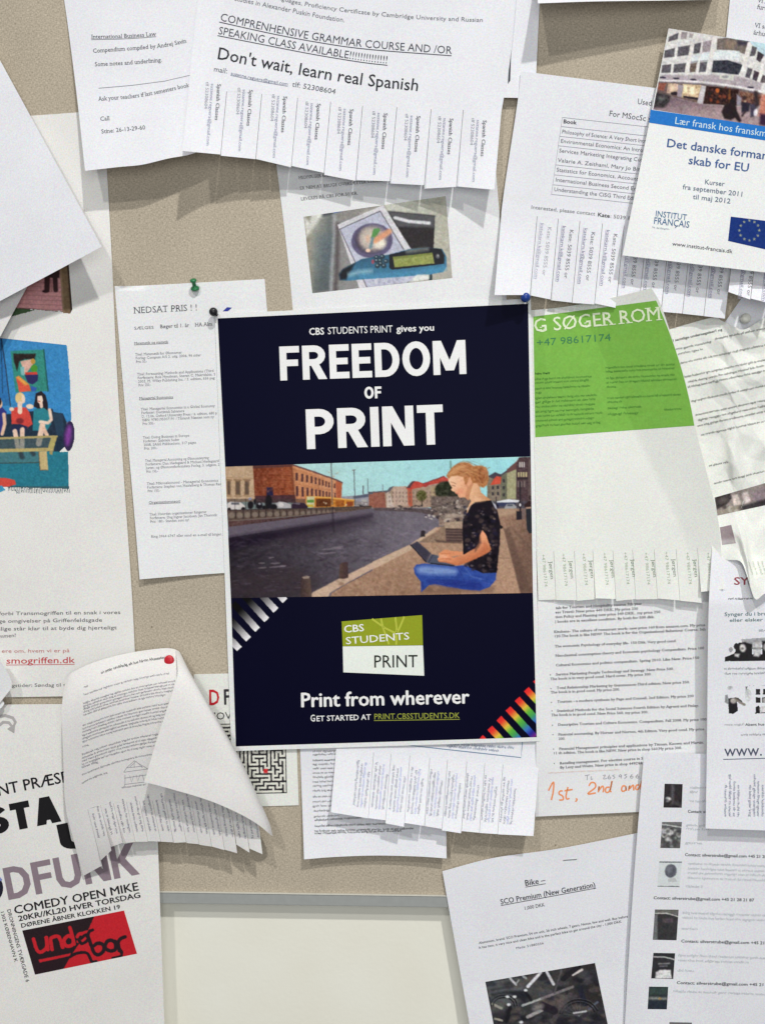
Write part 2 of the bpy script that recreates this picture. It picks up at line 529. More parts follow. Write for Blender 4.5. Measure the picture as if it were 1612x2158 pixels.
class Pic:
    def __init__(s, frame, quad, step=1.15, base=(200, 200, 200), seed=1, warp=0.36):
        q = np.array(fp(frame, quad)); s.fr = frame
        w = (math.dist(q[0], q[1]) + math.dist(q[3], q[2])) / 2; h = (math.dist(q[0], q[3]) + math.dist(q[1], q[2])) / 2
        s.nu, s.nv = max(4, int(w / step)), max(4, int(h / step))
        u, v = np.meshgrid(np.linspace(0, 1, s.nu + 1), np.linspace(0, 1, s.nv + 1))
        P = (q[0] * ((1 - u) * (1 - v))[..., None] + q[1] * (u * (1 - v))[..., None] + q[2] * (u * v)[..., None] + q[3] * ((1 - u) * v)[..., None])
        s.X, s.Y = P[..., 0], P[..., 1]; s.u, s.v = u, v
        s.C = np.zeros(u.shape + (3,)) + np.array(base, float)
        s.A = np.zeros(u.shape)
        s.rng = np.random.default_rng(seed)
        s.X0, s.Y0 = s.X.copy(), s.Y.copy()
        for amp, cell in ((warp, 5), (warp * .7, 2.2)):
            s.X = s.X + vnoise(u.shape, (cell, cell), s.rng) * amp; s.Y = s.Y + vnoise(u.shape, (cell, cell), s.rng) * amp
    def finish(s, sat=.86, gain=1.0, tex=.06, contrast=1.06):
        """print screen, lens softness and tonal unevenness of a real photograph"""
        k = s.C; k = (np.roll(k, 1, 0) + np.roll(k, -1, 0) + np.roll(k, 1, 1) + np.roll(k, -1, 1) + 4 * k) / 8
        s.C[1:-1, 1:-1] = k[1:-1, 1:-1]
        g = s.C.mean(-1, keepdims=True)
        s.C = g + (s.C - g) * sat
        t = vnoise(s.u.shape, (2.4, 2.4), s.rng) * tex + vnoise(s.u.shape, (5, 6), s.rng) * tex * .8 + vnoise(s.u.shape, (14, 16), s.rng) * tex * .5
        s.C = (s.C - 105) * contrast + 105
        s.C = s.C * gain * (1 + t[..., None]) + 1.5
        for q in range(3): s.C[..., q] += vnoise(s.u.shape, (4, 4), s.rng) * 45 * tex
    def mix(s, m, col, sl=None):
        c = s.C if sl is None else s.C[sl]
        if sl is None: s.A[:] = np.maximum(s.A, m)
        else: s.A[sl] = np.maximum(s.A[sl], m)
        if isinstance(col, tuple) and col and col[0] == 'g':
            _, p0, p1, c0, c1 = col
            (x0, y0), (x1, y1) = fp(s.fr, [p0, p1])
            X, Y = (s.X, s.Y) if sl is None else (s.X[sl], s.Y[sl])
            t = np.clip(((X - x0) * (x1 - x0) + (Y - y0) * (y1 - y0)) / ((x1 - x0) ** 2 + (y1 - y0) ** 2), 0, 1)[..., None]
            col = np.array(c0, float) * (1 - t) + np.array(c1, float) * t
        else: col = np.array(col, float)
        c += (col - c) * m[..., None]
    def _box(s, x0, x1, y0, y1):
        m = (s.X >= x0) & (s.X <= x1) & (s.Y >= y0) & (s.Y <= y1)
        r = np.where(m.any(1))[0]; c = np.where(m.any(0))[0]
        if not len(r): return None
        return (slice(r[0], r[-1] + 1), slice(c[0], c[-1] + 1))
    def poly(s, pts, col, soft=0.9, a=1.0, tex=0.0, cell=3):
        p = np.array(fp(s.fr, pts)); sl = s._box(p[:, 0].min() - 3 * soft, p[:, 0].max() + 3 * soft, p[:, 1].min() - 3 * soft, p[:, 1].max() + 3 * soft)
        if sl is None: return
        X, Y = s.X[sl], s.Y[sl]; ins = np.zeros(X.shape, bool); D = np.full(X.shape, 1e9)
        for i in range(len(p)):
            (x0, y0), (x1, y1) = p[i], p[(i + 1) % len(p)]
            if y0 != y1:
                c = ((y0 > Y) != (y1 > Y)) & (X < (x1 - x0) * (Y - y0) / (y1 - y0) + x0); ins ^= c
            L = (x1 - x0) ** 2 + (y1 - y0) ** 2 + 1e-9
            t = np.clip(((X - x0) * (x1 - x0) + (Y - y0) * (y1 - y0)) / L, 0, 1)
            D = np.minimum(D, np.hypot(X - x0 - t * (x1 - x0), Y - y0 - t * (y1 - y0)))
        m = np.clip(0.5 + np.where(ins, D, -D) / (2 * soft), 0, 1) * a
        s.mix(m, col, sl)
        if tex:
            n = vnoise(X.shape, (cell, cell), s.rng) * tex + vnoise(X.shape, (1.5, 1.5), s.rng) * tex * .6
            s.C[sl] += n[..., None] * m[..., None]
    def rect(s, x0, y0, x1, y1, col, **k): s.poly([(x0, y0), (x1, y0), (x1, y1), (x0, y1)], col, **k)
    def ell(s, x, y, rx, ry, col, rot=0, soft=0.9, a=1.0, tex=0.0, cell=3):
        c, q = math.cos(math.radians(rot)), math.sin(math.radians(rot))
        s.poly([(x + rx * math.cos(t) * c - ry * math.sin(t) * q, y + rx * math.cos(t) * q + ry * math.sin(t) * c) for t in np.linspace(0, 2 * math.pi, 22)[:-1]], col, soft, a, tex, cell)
    def line(s, pts, w, col, soft=0.8, a=1.0):
        p = np.array(fp(s.fr, pts)); w = w / FR[s.fr][2] / 2
        sl = s._box(p[:, 0].min() - w - 2, p[:, 0].max() + w + 2, p[:, 1].min() - w - 2, p[:, 1].max() + w + 2)
        if sl is None: return
        X, Y = s.X[sl], s.Y[sl]; D = np.full(X.shape, 1e9)
        for i in range(len(p) - 1):
            (x0, y0), (x1, y1) = p[i], p[i + 1]; L = (x1 - x0) ** 2 + (y1 - y0) ** 2 + 1e-9
            t = np.clip(((X - x0) * (x1 - x0) + (Y - y0) * (y1 - y0)) / L, 0, 1)
            D = np.minimum(D, np.hypot(X - x0 - t * (x1 - x0), Y - y0 - t * (y1 - y0)))
        s.mix(np.clip(0.5 + (w - D) / (2 * soft), 0, 1) * a, col, sl)
    def blobs(s, n, box, r, cols, a=0.6, soft=1.5, stretch=1.0):
        for _ in range(n):
            x = s.rng.uniform(box[0], box[2]); y = s.rng.uniform(box[1], box[3]); k = r * s.rng.uniform(.5, 1.3)
            s.ell(x, y, k * stretch, k, cols[s.rng.integers(len(cols))], s.rng.uniform(-30, 30), soft, a)
    def noise(s, amp, cell=1.6, chroma=0.5):
        n = vnoise(s.u.shape, (cell, cell), s.rng)
        s.C += n[..., None] * amp
        for k in range(3): s.C[..., k] += vnoise(s.u.shape, (cell * 2, cell * 2), s.rng) * amp * chroma
    def place(s, sheet, name, mat=None, off=0.14, cut=False):
        V = sheet.at(s.X0, s.Y0, off).reshape(-1, 3) - sheet.org
        c = ink(np.clip(s.C, 0, 255)).reshape(-1, 3)
        F = grid_faces(s.nu, s.nv)
        if cut:
            F = F[(s.A.ravel()[F] > 0.45).all(1)]
            k = np.unique(F); m = np.zeros(len(V), int); m[k] = np.arange(len(k)); V, c, F = V[k], c[k], m[F]
        return link(name, build_mesh(name, V, [F], c, True), mat or INK, sheet.obj)

def pw(x, k):
    return np.clip(x, 0, None) ** k

def wave(u, v, a=0.35, k=0.0):
    return a * (np.sin(5.1 * u + 3.3 * v + k) * 0.6 + np.sin(2.3 * u - 6.1 * v + 2 * k) * 0.5)

def tabs(sheet, vt, edges, lifts, mat, ext=None, name='tear_off_tab', twist=None, nu=8, nv=16, gap=0.0007):
    """cut strips along the lower edge: each strip is a part with its own curl"""
    out = []
    for i in range(len(edges) - 1):
        u0, u1 = edges[i] + gap, edges[i + 1] - gap
        L = lifts[i]; tw = twist[i] if twist else 0.0
        e0, e1 = (ext[i] if ext else (0, 0))
        e0 += random.uniform(-.004, .004); e1 += random.uniform(-.004, .004); L += random.uniform(-.8, 1.6); tw += random.uniform(-1.2, 1.2)
        q = [(u0, vt(u0)), (u1, vt(u1)), (u1, 1 + e1), (u0, 1 + e0)]
        c = [tuple(sheet.map(np.array(a), np.array(b))) for a, b in q]
        def h(u, v, q=q, L=L, tw=tw):
            U = q[0][0] + (q[1][0] - q[0][0]) * u
            v0 = vt(U); v1 = q[3][1] * (1 - u) + q[2][1] * u
            V = v0 + (v1 - v0) * v
            vv = np.clip(v, 0, 1.2)
            return sheet.h(U, V) + L * vv ** 1.8 + tw * (u - 0.5) * vv ** 1.5
        p = Patch(*c, h)
        p.mesh(name, mat, sheet, nu=nu, nv=nv)
        out.append(p)
    return out

# ================================================================== the setting: pinboard and the wall below it
def board():
    def m_linen():
        m, nt, b = nodes_of('linen_covering')
        tc = nt.nodes.new('ShaderNodeTexCoord')
        def thr(sx, sz, det):
            mp = nt.nodes.new('ShaderNodeMapping'); mp.inputs['Scale'].default_value = (sx, 1, sz)
            nt.links.new(tc.outputs['Object'], mp.inputs['Vector'])
            n = nt.nodes.new('ShaderNodeTexNoise'); n.inputs['Scale'].default_value = 1; n.inputs['Detail'].default_value = det
            nt.links.new(mp.outputs['Vector'], n.inputs['Vector']); return n
        a = thr(420, 1300, 2.0); c = thr(1300, 420, 2.0); d = thr(11, 11, 6)
        ad = nt.nodes.new('ShaderNodeMath'); ad.operation = 'ADD'
        nt.links.new(a.outputs['Fac'], ad.inputs[0]); nt.links.new(c.outputs['Fac'], ad.inputs[1])
        r = nt.nodes.new('ShaderNodeValToRGB')
        r.color_ramp.elements[0].position = 0.36; r.color_ramp.elements[0].color = (0.355, 0.305, 0.232, 1)
        r.color_ramp.elements[1].position = 0.64; r.color_ramp.elements[1].color = (0.655, 0.578, 0.462, 1)
        hf = nt.nodes.new('ShaderNodeMath'); hf.operation = 'MULTIPLY'; hf.inputs[1].default_value = 0.5
        nt.links.new(ad.outputs[0], hf.inputs[0]); nt.links.new(hf.outputs[0], r.inputs['Fac'])
        rr = nt.nodes.new('ShaderNodeMapRange'); rr.inputs['To Min'].default_value = 0.78; rr.inputs['To Max'].default_value = 1.2
        nt.links.new(d.outputs['Fac'], rr.inputs['Value'])
        mx = nt.nodes.new('ShaderNodeMix'); mx.data_type = 'RGBA'; mx.blend_type = 'MULTIPLY'; mx.inputs[0].default_value = 1
        nt.links.new(r.outputs['Color'], mx.inputs[6]); nt.links.new(rr.outputs['Result'], mx.inputs[7])
        # old pin holes
        vo = nt.nodes.new('ShaderNodeTexVoronoi'); vo.inputs['Scale'].default_value = 34
        nt.links.new(tc.outputs['Object'], vo.inputs['Vector'])
        sp = nt.nodes.new('ShaderNodeSeparateColor'); nt.links.new(vo.outputs['Color'], sp.inputs[0])
        l1 = nt.nodes.new('ShaderNodeMath'); l1.operation = 'LESS_THAN'; l1.inputs[1].default_value = 0.030
        nt.links.new(vo.outputs['Distance'], l1.inputs[0])
        l2 = nt.nodes.new('ShaderNodeMath'); l2.operation = 'GREATER_THAN'; l2.inputs[1].default_value = 0.45
        nt.links.new(sp.outputs[0], l2.inputs[0])
        l3 = nt.nodes.new('ShaderNodeMath'); l3.operation = 'MULTIPLY'
        nt.links.new(l1.outputs[0], l3.inputs[0]); nt.links.new(l2.outputs[0], l3.inputs[1])
        hole = nt.nodes.new('ShaderNodeMix'); hole.data_type = 'RGBA'; hole.inputs[7].default_value = (0.12, 0.09, 0.06, 1)
        l4 = nt.nodes.new('ShaderNodeMath'); l4.operation = 'MULTIPLY'; l4.inputs[1].default_value = 0.75
        nt.links.new(l3.outputs[0], l4.inputs[0])
        nt.links.new(l4.outputs[0], hole.inputs[0]); nt.links.new(mx.outputs[2], hole.inputs[6])
        nt.links.new(hole.outputs[2], b.inputs['Base Color'])
        b.inputs['Roughness'].default_value = 0.9; b.inputs['Specular IOR Level'].default_value = 0.15
        bp = nt.nodes.new('ShaderNodeBump'); bp.inputs['Strength'].default_value = 0.35; bp.inputs['Distance'].default_value = 0.0004
        nt.links.new(hf.outputs[0], bp.inputs['Height']); nt.links.new(bp.outputs['Normal'], b.inputs['Normal'])
        return m
    def box(x0, x1, y0, y1, z0, z1, bev=0.0):
        import bmesh
        bm = bmesh.new()
        bmesh.ops.create_cube(bm, size=1, matrix=Matrix.Translation(((x0 + x1) / 2, (y0 + y1) / 2, (z0 + z1) / 2)) @ Matrix.Diagonal((x1 - x0, y1 - y0, z1 - z0, 1)))
        if bev: bmesh.ops.bevel(bm, geom=bm.edges[:], offset=bev, segments=3, affect='EDGES', profile=0.5)
        me = bpy.data.meshes.new('m'); bm.to_mesh(me); bm.free(); return me
    zr0 = float(unproject(640, 1906, 0)[2]); zr1 = float(unproject(640, 1883, 0)[2])
    pan = box(-0.72, 0.72, 0.0, 0.0125, zr1 - 0.001, 0.86)
    b = link('pinboard', pan, m_linen())
    tag(b, 'beige linen covered pinboard crowded with paper notices', 'pinboard')
    fm = plain('painted_frame', (0.37, 0.385, 0.375), 0.45)
    link('bottom_rail', box(-0.722, 0.722, -0.0022, 0.013, zr0, zr1, 0.0007), fm, b)
    lm = plain('frame_lip', (0.62, 0.61, 0.55), 0.4)
    link('rail_lip', box(-0.722, 0.722, -0.0030, -0.0002, zr1 + 0.0002, zr1 + 0.0010, 0.0003), lm, b)
    w, nt, bs = nodes_of('painted_wall')
    tc = nt.nodes.new('ShaderNodeTexCoord')
    n = nt.nodes.new('ShaderNodeTexNoise'); n.inputs['Scale'].default_value = 260; n.inputs['Detail'].default_value = 3
    nt.links.new(tc.outputs['Object'], n.inputs['Vector'])
    n2 = nt.nodes.new('ShaderNodeTexNoise'); n2.inputs['Scale'].default_value = 9; n2.inputs['Detail'].default_value = 4
    nt.links.new(tc.outputs['Object'], n2.inputs['Vector'])
    rp = nt.nodes.new('ShaderNodeValToRGB')
    rp.color_ramp.elements[0].position = 0.3; rp.color_ramp.elements[0].color = (0.89, 0.87, 0.76, 1)
    rp.color_ramp.elements[1].position = 0.7; rp.color_ramp.elements[1].color = (0.93, 0.925, 0.83, 1)
    nt.links.new(n2.outputs['Fac'], rp.inputs['Fac']); nt.links.new(rp.outputs['Color'], bs.inputs['Base Color'])
    bp = nt.nodes.new('ShaderNodeBump'); bp.inputs['Strength'].default_value = 0.25; bp.inputs['Distance'].default_value = 0.0006
    nt.links.new(n.outputs['Fac'], bp.inputs['Height']); nt.links.new(bp.outputs['Normal'], bs.inputs['Normal'])
    bs.inputs['Roughness'].default_value = 0.6
    wo = link('wall', box(-1.3, 1.3, 0.0135, 0.10, -1.3, 1.3), w)
    tag(wo, None, None, None, 'structure')
board()

# ================================================================== notices, back to front
DK = (62, 62, 70)
MID = (96, 96, 104)

# ---- large youth-club poster at the left edge
S = Patch((-190, 262), (218, 233), (289, 1367 + 98), (-150, 1472), lambda u, v: 0.8 + wave(u, v, 0.5) * v + 1.5 * u * v,
          right=[(226, 360), (237, 560), (248, 800), (264, 1040), (279, 1260)])
POSTER_B = S
S.mesh('club_poster', WARM, None, 'tall white poster with a cartoon of women on a sofa, at the left edge', 'poster', nu=40, nv=90)
for i, t in enumerate(['forbi Transmogriffen til en snak i vores', 'ge omgivelser på Griffenfeldsgade', 'llige står klar til at byde dig hjerteligt', 'mmen!']):
    x1 = (642, 545, 622, 88)[i]
    write(S, 'invitation_text', 'F8', t, [(-4, 168 + i * 40.5), (x1, 161 + i * 40.5)], 19, (88, 86, 92), jitter=.06)
write(S, 'invitation_text', 'F8', 'ere om, hvem vi er på', [(10, 367), (372, 364)], 19, (190, 120, 118), jitter=.06)
write(S, 'web_address', 'F8', 'smogriffen.dk', [(34, 425), (398, 421)], 32, (196, 62, 70), off=.004, jitter=.05, under=3)
write(S, 'opening_hours', 'F8', 'gstider: Søndag til t', [(66, 549), (350, 546)], 18, (98, 96, 100), jitter=.06)

# ---- comedy club poster lower left (hangs over the rail)
S = Patch((-130, 1486), (326, 1482), (351, 2250), (-120, 2250), lambda u, v: 4.2 + 1.6 * v + wave(u, v, 0.6, 1) + 2.0 * np.clip(u, 0, 1) ** 3,
          right=[(333, 1760), (347, 2158)])
COMEDY = S
S.mesh('comedy_poster', WARM, None, 'white comedy night poster with bold black lettering, at lower left corner', 'poster', nu=40, nv=60)
write(S, 'heading', 'F9', 'NT PRÆSENTERER', [(-8, 280), (385, 200), (760, 128)], 66, (30, 28, 34), off=.014)
write(S, 'title', 'F9', 'STA', [(-64, 522), (398, 430)], 165, (20, 19, 22), th=.245)
write(S, 'title', 'F9', 'ND', [(430, 424), (800, 345)], 165, (20, 19, 22), th=.245)
write(S, 'title', 'F9', 'UP', [(378, 618), (800, 528)], 165, (20, 19, 22), th=.245)
write(S, 'event_name', 'F9', 'DFUNK', [(55, 912), (862, 752)], 196, (140, 124, 134), th=.175, seg=2)
S.line('microphone_ring', 'F9', arc(-45, 840, 56, 72, -95, 95, 16), 22, (26, 26, 44))
S.line('microphone_ring', 'F9', [(-20, 760), (10, 795)], 18, (120, 135, 195))
write(S, 'programme_text', 'G6', 'COMEDY OPEN MIKE', [(163, 502), (1528, 238)], 88, (34, 32, 36), off=.02)
write(S, 'programme_text', 'G6', '20KR//KL20 HVER TORSDAG', [(208, 580), (1550, 318)], 58, (40, 38, 42), off=.026)
write(S, 'programme_text', 'G6', 'DØRENE ÅBNER KLOKKEN 19', [(236, 652), (1325, 442)], 46, (46, 44, 48), off=.022)
write(S, 'address', 'G6', 'DRONNINGENS TVÆRGADE 6', [(80, 452), (290, 1250)], 40, (60, 58, 62), off=.006)
write(S, 'address', 'G6', '1302 KØBENHAVN K', [(8, 470), (165, 1030)], 36, (60, 58, 62), off=.006)
S.line('swoosh', 'F8', [(-6, 755), (20, 735), (50, 738), (72, 765), (84, 735), (70, 712), (30, 700), (-6, 706)], 16, (176, 172, 172))
S.poly('swoosh', 'F8', [(40, 772), (84, 740), (78, 795)], (172, 168, 168))

# ---- labyrinth flyer
S = Patch((409, 1421), (620, 1416), (630, 1697), (420, 1703), lambda u, v: 0.8 + wave(u, v, .3))
S.mesh('maze_flyer', IVORY, None, 'ivory flyer with a black and white labyrinth, tucked under the navy poster', 'flyer', nu=16, nv=20)
write(S, 'heading', 'F8', 'D', [(1108, 644), (1168, 643)], 80, (196, 34, 48), off=.02)
write(S, 'heading', 'F8', 'FUNK', [(1186, 642), (1420, 634)], 80, (50, 48, 52), off=.02)
write(S, 'heading', 'F8', '\u2019OVEDPINE', [(1136, 722), (1420, 714)], 38, (60, 58, 60))
def maze(S):
    n, m = 19, 18
    rnd = random.Random(5)
    seen = {(n - 1, m - 1)}; st = [(n - 1, m - 1)]; op = set()
    while st:
        x, y = st[-1]
        nb = [(x + a, y + b) for a, b in ((1, 0), (-1, 0), (0, 1), (0, -1)) if 0 <= x + a < n and 0 <= y + b < m and (x + a, y + b) not in seen]
        if not nb: st.pop(); continue
        q = rnd.choice(nb); seen.add(q); op.add(((x, y), q)); op.add((q, (x, y))); st.append(q)
    o = np.array((1128., 745.)); ex = np.array((388., -8.)) / n; ey = np.array((8., 375.)) / m
    pt = lambda i, j: tuple(o + ex * i + ey * j)
    quad = [pt(0, 0), pt(n, 0), pt(n, m), pt(0, m)]
    pc = Pic('F8', quad, 0.8, (42, 40, 44), 3)
    for (a, b) in op:
        pc.line([pt(a[0] + .5, a[1] + .5), pt(b[0] + .5, b[1] + .5)], 10.2, (222, 222, 212), .55)
    c = pt(13.6, 12.2)
    pc.rect(c[0] - 11, c[1] - 11, c[0] + 11, c[1] + 11, (205, 40, 45))
    pc.place(S, 'labyrinth')
maze(S)
S.finish()

# ---- letter under the tear-off strip
S = Patch((632, 1560), (937, 1556), (941, 1809), (641, 1811), lambda u, v: 1.0 + 8.5 * v ** 2 + 2.0 * v * (2 * u - 1) ** 2, bottom=[(705, 1806), (790, 1803), (880, 1805)])
S.mesh('letter', COOL, None, 'white typed letter with a curved lower edge, under the row of fine tear-off strips', 'letter', nu=24, nv=30)
for i, y in enumerate([215, 232, 262, 284, 306, 330, 352, 376, 398, 424, 455, 482, 505, 530, 560]):
    greek(S, 'body_text', 'F10', [(300 + (i > 12) * 6, y), (438, y - 4)], 11, (112, 112, 116) if i != 2 else (70, 70, 74), 1.0)
for y, x1 in ((580, 560), (612, 690), (638, 835), (650, 770)):
    greek(S, 'closing_text', 'F10', [(310, y), (x1, y - 14)], 12, (84, 84, 88), 1.0, dens=1.3)
S.finish()

# ---- green-blue translator pen sheet
S = Patch((572, 262), (1034, 232), (1072, 690), (620, 700), lambda u, v: 0.9 + wave(u, v, .5, 2),
          left=[(583, 349), (604, 520), (617, 648)])
S.mesh('translator_notice', WHITE, None, 'white notice with a photo of a blue scanning pen, above the navy poster', 'notice', nu=30, nv=30)
PEN = S
for t, a, b in (('MEDFØLGER KASSE OG BRUGSANVISNING', (460, 87), (830, 52)), ('ER NEM AT BRUGE OVERSÆTTER STRAKS', (466, 138), (868, 98)), ('LEVERES PÅ CBS FOR 50 KR.', (471, 190), (748, 161))):
    write(S, 'body_text', 'F5', t, [a, b], 15, (92, 92, 96), serif=True)

# ---- price-cut notice with the green pin
S = Patch((243, 605), (558, 588), (606, 1199), (295, 1221), lambda u, v: 0.9 + 0.5 * v ** 2 + 4.5 * pw(1 - u, 2.2) * v + wave(u, v, .25, 4),
          left=[(244, 625), (268, 905), (286, 1110)], bottom=[(380, 1214), (480, 1207)])
S.mesh('book_sale_notice', WHITE, None, 'narrow white typed price notice hanging from a green push pin', 'notice', nu=24, nv=50)
NEDSAT = S
write(S, 'heading', 'F4', 'NEDSAT PRIS ! !', [(812, 462), (1200, 443)], 38, (84, 84, 92), off=-.004, serif=True)
write(S, 'subheading', 'F4', 'SÆLGES', [(815, 560), (935, 554)], 17, (118, 118, 122), serif=True)
write(S, 'subheading', 'F4', 'Bøger til 1. år    HA Alm', [(972, 552), (1290, 536)], 22, (92, 92, 98), serif=True)
def block(y0, x0, rows, k=-.048, gap=22):
    for i, (t, e) in enumerate(rows):
        xx = x0 + i * 2.5; y = y0 + i * gap
        write(S, 'book_entry#%d' % y0, 'F4', t, [(xx, y), (e, y + k * (e - xx))], 15, (134, 134, 140), serif=True)
for y, t, x, e in ((650, 'Matematik og statistik', 815, 1022), (984, 'Managerial Economics', 846, 1052), (1616, 'Organisationsteori', 904, 1096)):
    write(S, 'section_head#%d' % y, 'F4', t, [(x, y), (e, y - 9)], 15, (104, 104, 110), serif=True, under=2)
block(718, 822, [('Titel: Matematik for Økonomer', 1105), ('Forlag: Compass A/S 2. udg. 2006, 96 sider', 1220), ('Pris: 50,-', 895)])
block(838, 834, [('Titel: Forecasting: Methods and Applications (Third', 1298), ('Forfattere: Rob Hyndman, Steven C. Makridakis, S', 1308), ('2003, M. Wiley Publishing Inc. / 3. edition, 656 pag', 1304), ('Pris: 250,-', 920)])
block(1050, 856, [('Titel: Managerial Economics in a Global Economy', 1305), ('Forfatter: Dominick Salvatore', 1120), ('D. 12.06, Oxford University Press / 6. edition, 680 p', 1318), ('ISBN: 9780195307191 / Tilstand: Næsten som ny', 1300), ('Pris: 300,-', 940)])
block(1222, 868, [('Titel: Doing Business in Europe', 1150), ('Forfatter: Gabriele Suder', 1090), ('2008, SAGE Publications, 317 pages', 1192), ('Pris: 200,-', 958)])
block(1362, 882, [('Titel: Managerial Accounting og Økonomistyring', 1268), ('Forfattere: Dan Hedegaard & Michael Hedegaard', 1330), ('Jurist- og Økonomforbundets Forlag, 3. udgave, 2', 1334), ('Pris: 150,-', 960)])
block(1502, 892, [('Titel: Mikroøkonomi - Managerial Economics', 1326), ('Forfattere: Stephan von Heidelberg & Thomas Ras', 1342), ('Pris: 150,-', 975)])
block(1688, 908, [('Titel: Hvordan organisationer fungerer', 1255), ('Forfattere: Dag Ingvar Jacobsen, Jan Thorsvik', 1318), ('Pris: 180,- Standen som ny!', 1150)])
block(1822, 918, [('Ring 3964 6747 eller send en e-mail til birger.', 1350)], k=-.035)
S.poly('blue_mark', 'F4', [(1352, 449), (1378, 424), (1408, 427), (1384, 448)], (48, 56, 150))
S.finish()

# ---- business law compendium note
S = Patch((134, -14), (424, -16), (416, 320), (180, 360), lambda u, v: 1.2 + 24 * pw(v, 1.6) * (1 - .25 * u) + wave(u, v, .8, 1) + 3 * np.sin(3.1 * u) * v,
          bottom=[(250, 352), (300, 347), (355, 334), (395, 327)], left=[(146, 70), (163, 205)])
LAW = S
S.mesh('compendium_note', COOL, None, 'white note offering a law compendium, partly under the Spanish lesson sheet', 'notice', nu=30, nv=40)
for t, b, sz, un in (('International Business Law', [(556, 235), (760, 230), (948, 217)], 25, 2.5), ('Compendium compiled by Andrej Savin', [(566, 320), (850, 300), (1000, 285), (1134, 258)], 25, 0),
                     ('Some notes and underlining.', [(577, 402), (800, 390), (985, 374)], 25, 0), ('Ask your teachers if last semesters book', [(600, 612), (860, 587), (1150, 527)], 25, 0),
                     ('Call', [(610, 733), (668, 728)], 25, 0), ('Stine: 26-13-29-60', [(617, 810), (884, 784)], 25, 0)):
    write(S, 'body_text', 'F1', t, b, sz, (78, 80, 88), serif=True, under=un or None)
S.line('rule', 'F1', [(600, 535), (800, 518), (1000, 492), (1160, 455)], 3, (110, 112, 122))
S.finish()

# ---- plain sheet behind the Spanish lesson sheet
S = Patch((985, -30), (1138, -26), (1127, 207), (980, 204), lambda u, v: 1.4 + 5 * v ** 2 + wave(u, v, .3, 3))
S.mesh('blank_sheet', COOL, None, 'plain white sheet showing behind the right side of the Spanish lesson notice', 'paper sheet', nu=14, nv=20)
tag(S.obj)
S.poly('painted_gap_shade', 'F3', [(110, 490), (124, 290), (131, 262), (124, 470)], (60, 64, 72))  # shade in the gap beside the Spanish sheet, painted as a dark sliver
S.finish()

# ---- Spanish classes sheet with nine tear-off tabs
S = Patch((420, -20), (1088, -20), (1042, 400), (385, 318), lambda u, v: 4.0 + (4 + 26 * pw(1 - u, 2.8)) * np.clip(v, 0, 1.3) ** 1.7 + wave(u, v, .7, 2) + 2.0 * (2 * u - 1) ** 2 * v + 7.0 * pw(1 - u, 14) * (.35 + .65 * np.clip(v, 0, 1.2)),
          bottom=[(470, 325), (538, 335), (614, 349), (684, 364), (752, 380), (823, 386), (895, 394), (962, 398)], left=[(411, 60), (398, 185)], right=[(1074, 130), (1053, 260)])
SPAN = S
vt = lambda u: 0.62 - 0.02 * u
S.mesh('language_class_notice', COOL, None, 'white Spanish class notice with nine tear-off tabs along its lower edge', 'notice', nu=60, nv=40, vmax=vt)
def spl(pts): return pts
write(S, 'teacher_text', 'F2', 'languages, Proficiency Certificate by Cambridge University and Russian', [(440, -10), (550, 20), (730, 50), (930, 74), (1160, 93), (1428, 104)], 20, (110, 112, 120), jitter=.05)
write(S, 'teacher_text', 'F2', 'studies in Alexander Puskin Foundation.', [(255, 2), (350, 22), (520, 58), (690, 92), (775, 105)], 22, (110, 112, 120), jitter=.05)
write(S, 'course_heading', 'F2', 'COMPRENHENSIVE GRAMMAR COURSE AND /OR', [(186, 96), (420, 148), (640, 190), (880, 224), (1280, 255)], 36, (74, 76, 86), jitter=.03, under=4)
write(S, 'course_heading', 'F2', 'SPEAKING CLASS AVAILABLE!!!!!!!!!!!!!!', [(178, 160), (400, 204), (620, 247), (850, 285), (978, 300)], 36, (74, 76, 86), jitter=.03, under=4)
write(S, 'slogan', 'F2', "Don't wait, learn real Spanish", [(170, 276), (300, 302), (550, 350), (850, 400), (1124, 430)], 56, (34, 36, 44), off=.006, jitter=.045)
write(S, 'contact_line', 'F2', 'mail:', [(157, 336), (222, 347)], 24, (84, 86, 94), jitter=.05)
write(S, 'contact_line', 'F2', 'suzanne.reguera@gmail.com', [(238, 352), (370, 380), (508, 404)], 15, (100, 106, 134), under=2)
write(S, 'phone_number', 'F2', 'tlf: 52308604', [(527, 408), (732, 444)], 24, (84, 86, 94), jitter=.05)
ed = [0, .122, .234, .349, .455, .558, .667, .776, .878, 1.0]
TB = tabs(S, vt, ed, [0, .5, 1.5, 2.5, 3.5, 2.5, 5, 6, 9], COOL, ext=[(0, .0), (.01, .0), (.0, .01), (.0, .0), (.01, .0), (.0, -.01), (.0, -.01), (.01, -.01), (-.01, .0)],
          twist=[0, 1.5, -1, 2, 2.5, 5, 5, 7, 10])
tops = [(180, 395), (330, 422), (492, 453), (650, 487), (805, 513), (965, 532), (1120, 545), (1275, 557), (1432, 566)]
for k, (x, y) in enumerate(tops):
    p = TB[k]
    write(p, 'tab_text', 'F2', 'Spanish Classes', [(x - 4, y), (x - 16, y + 172)], 17, (96, 98, 106), off=.012, fit=True)
    write(p, 'tab_text', 'F2', 'suzanne.reguera@gmail.com', [(x - 34, y - 2), (x - 56, y + 292)], 15, (138, 142, 168))
    write(p, 'tab_text', 'F2', 'tlf 52308604', [(x - 58, y - 10), (x - 66, y + 118)], 15, (150, 152, 164))
    p.finish()
S.finish()

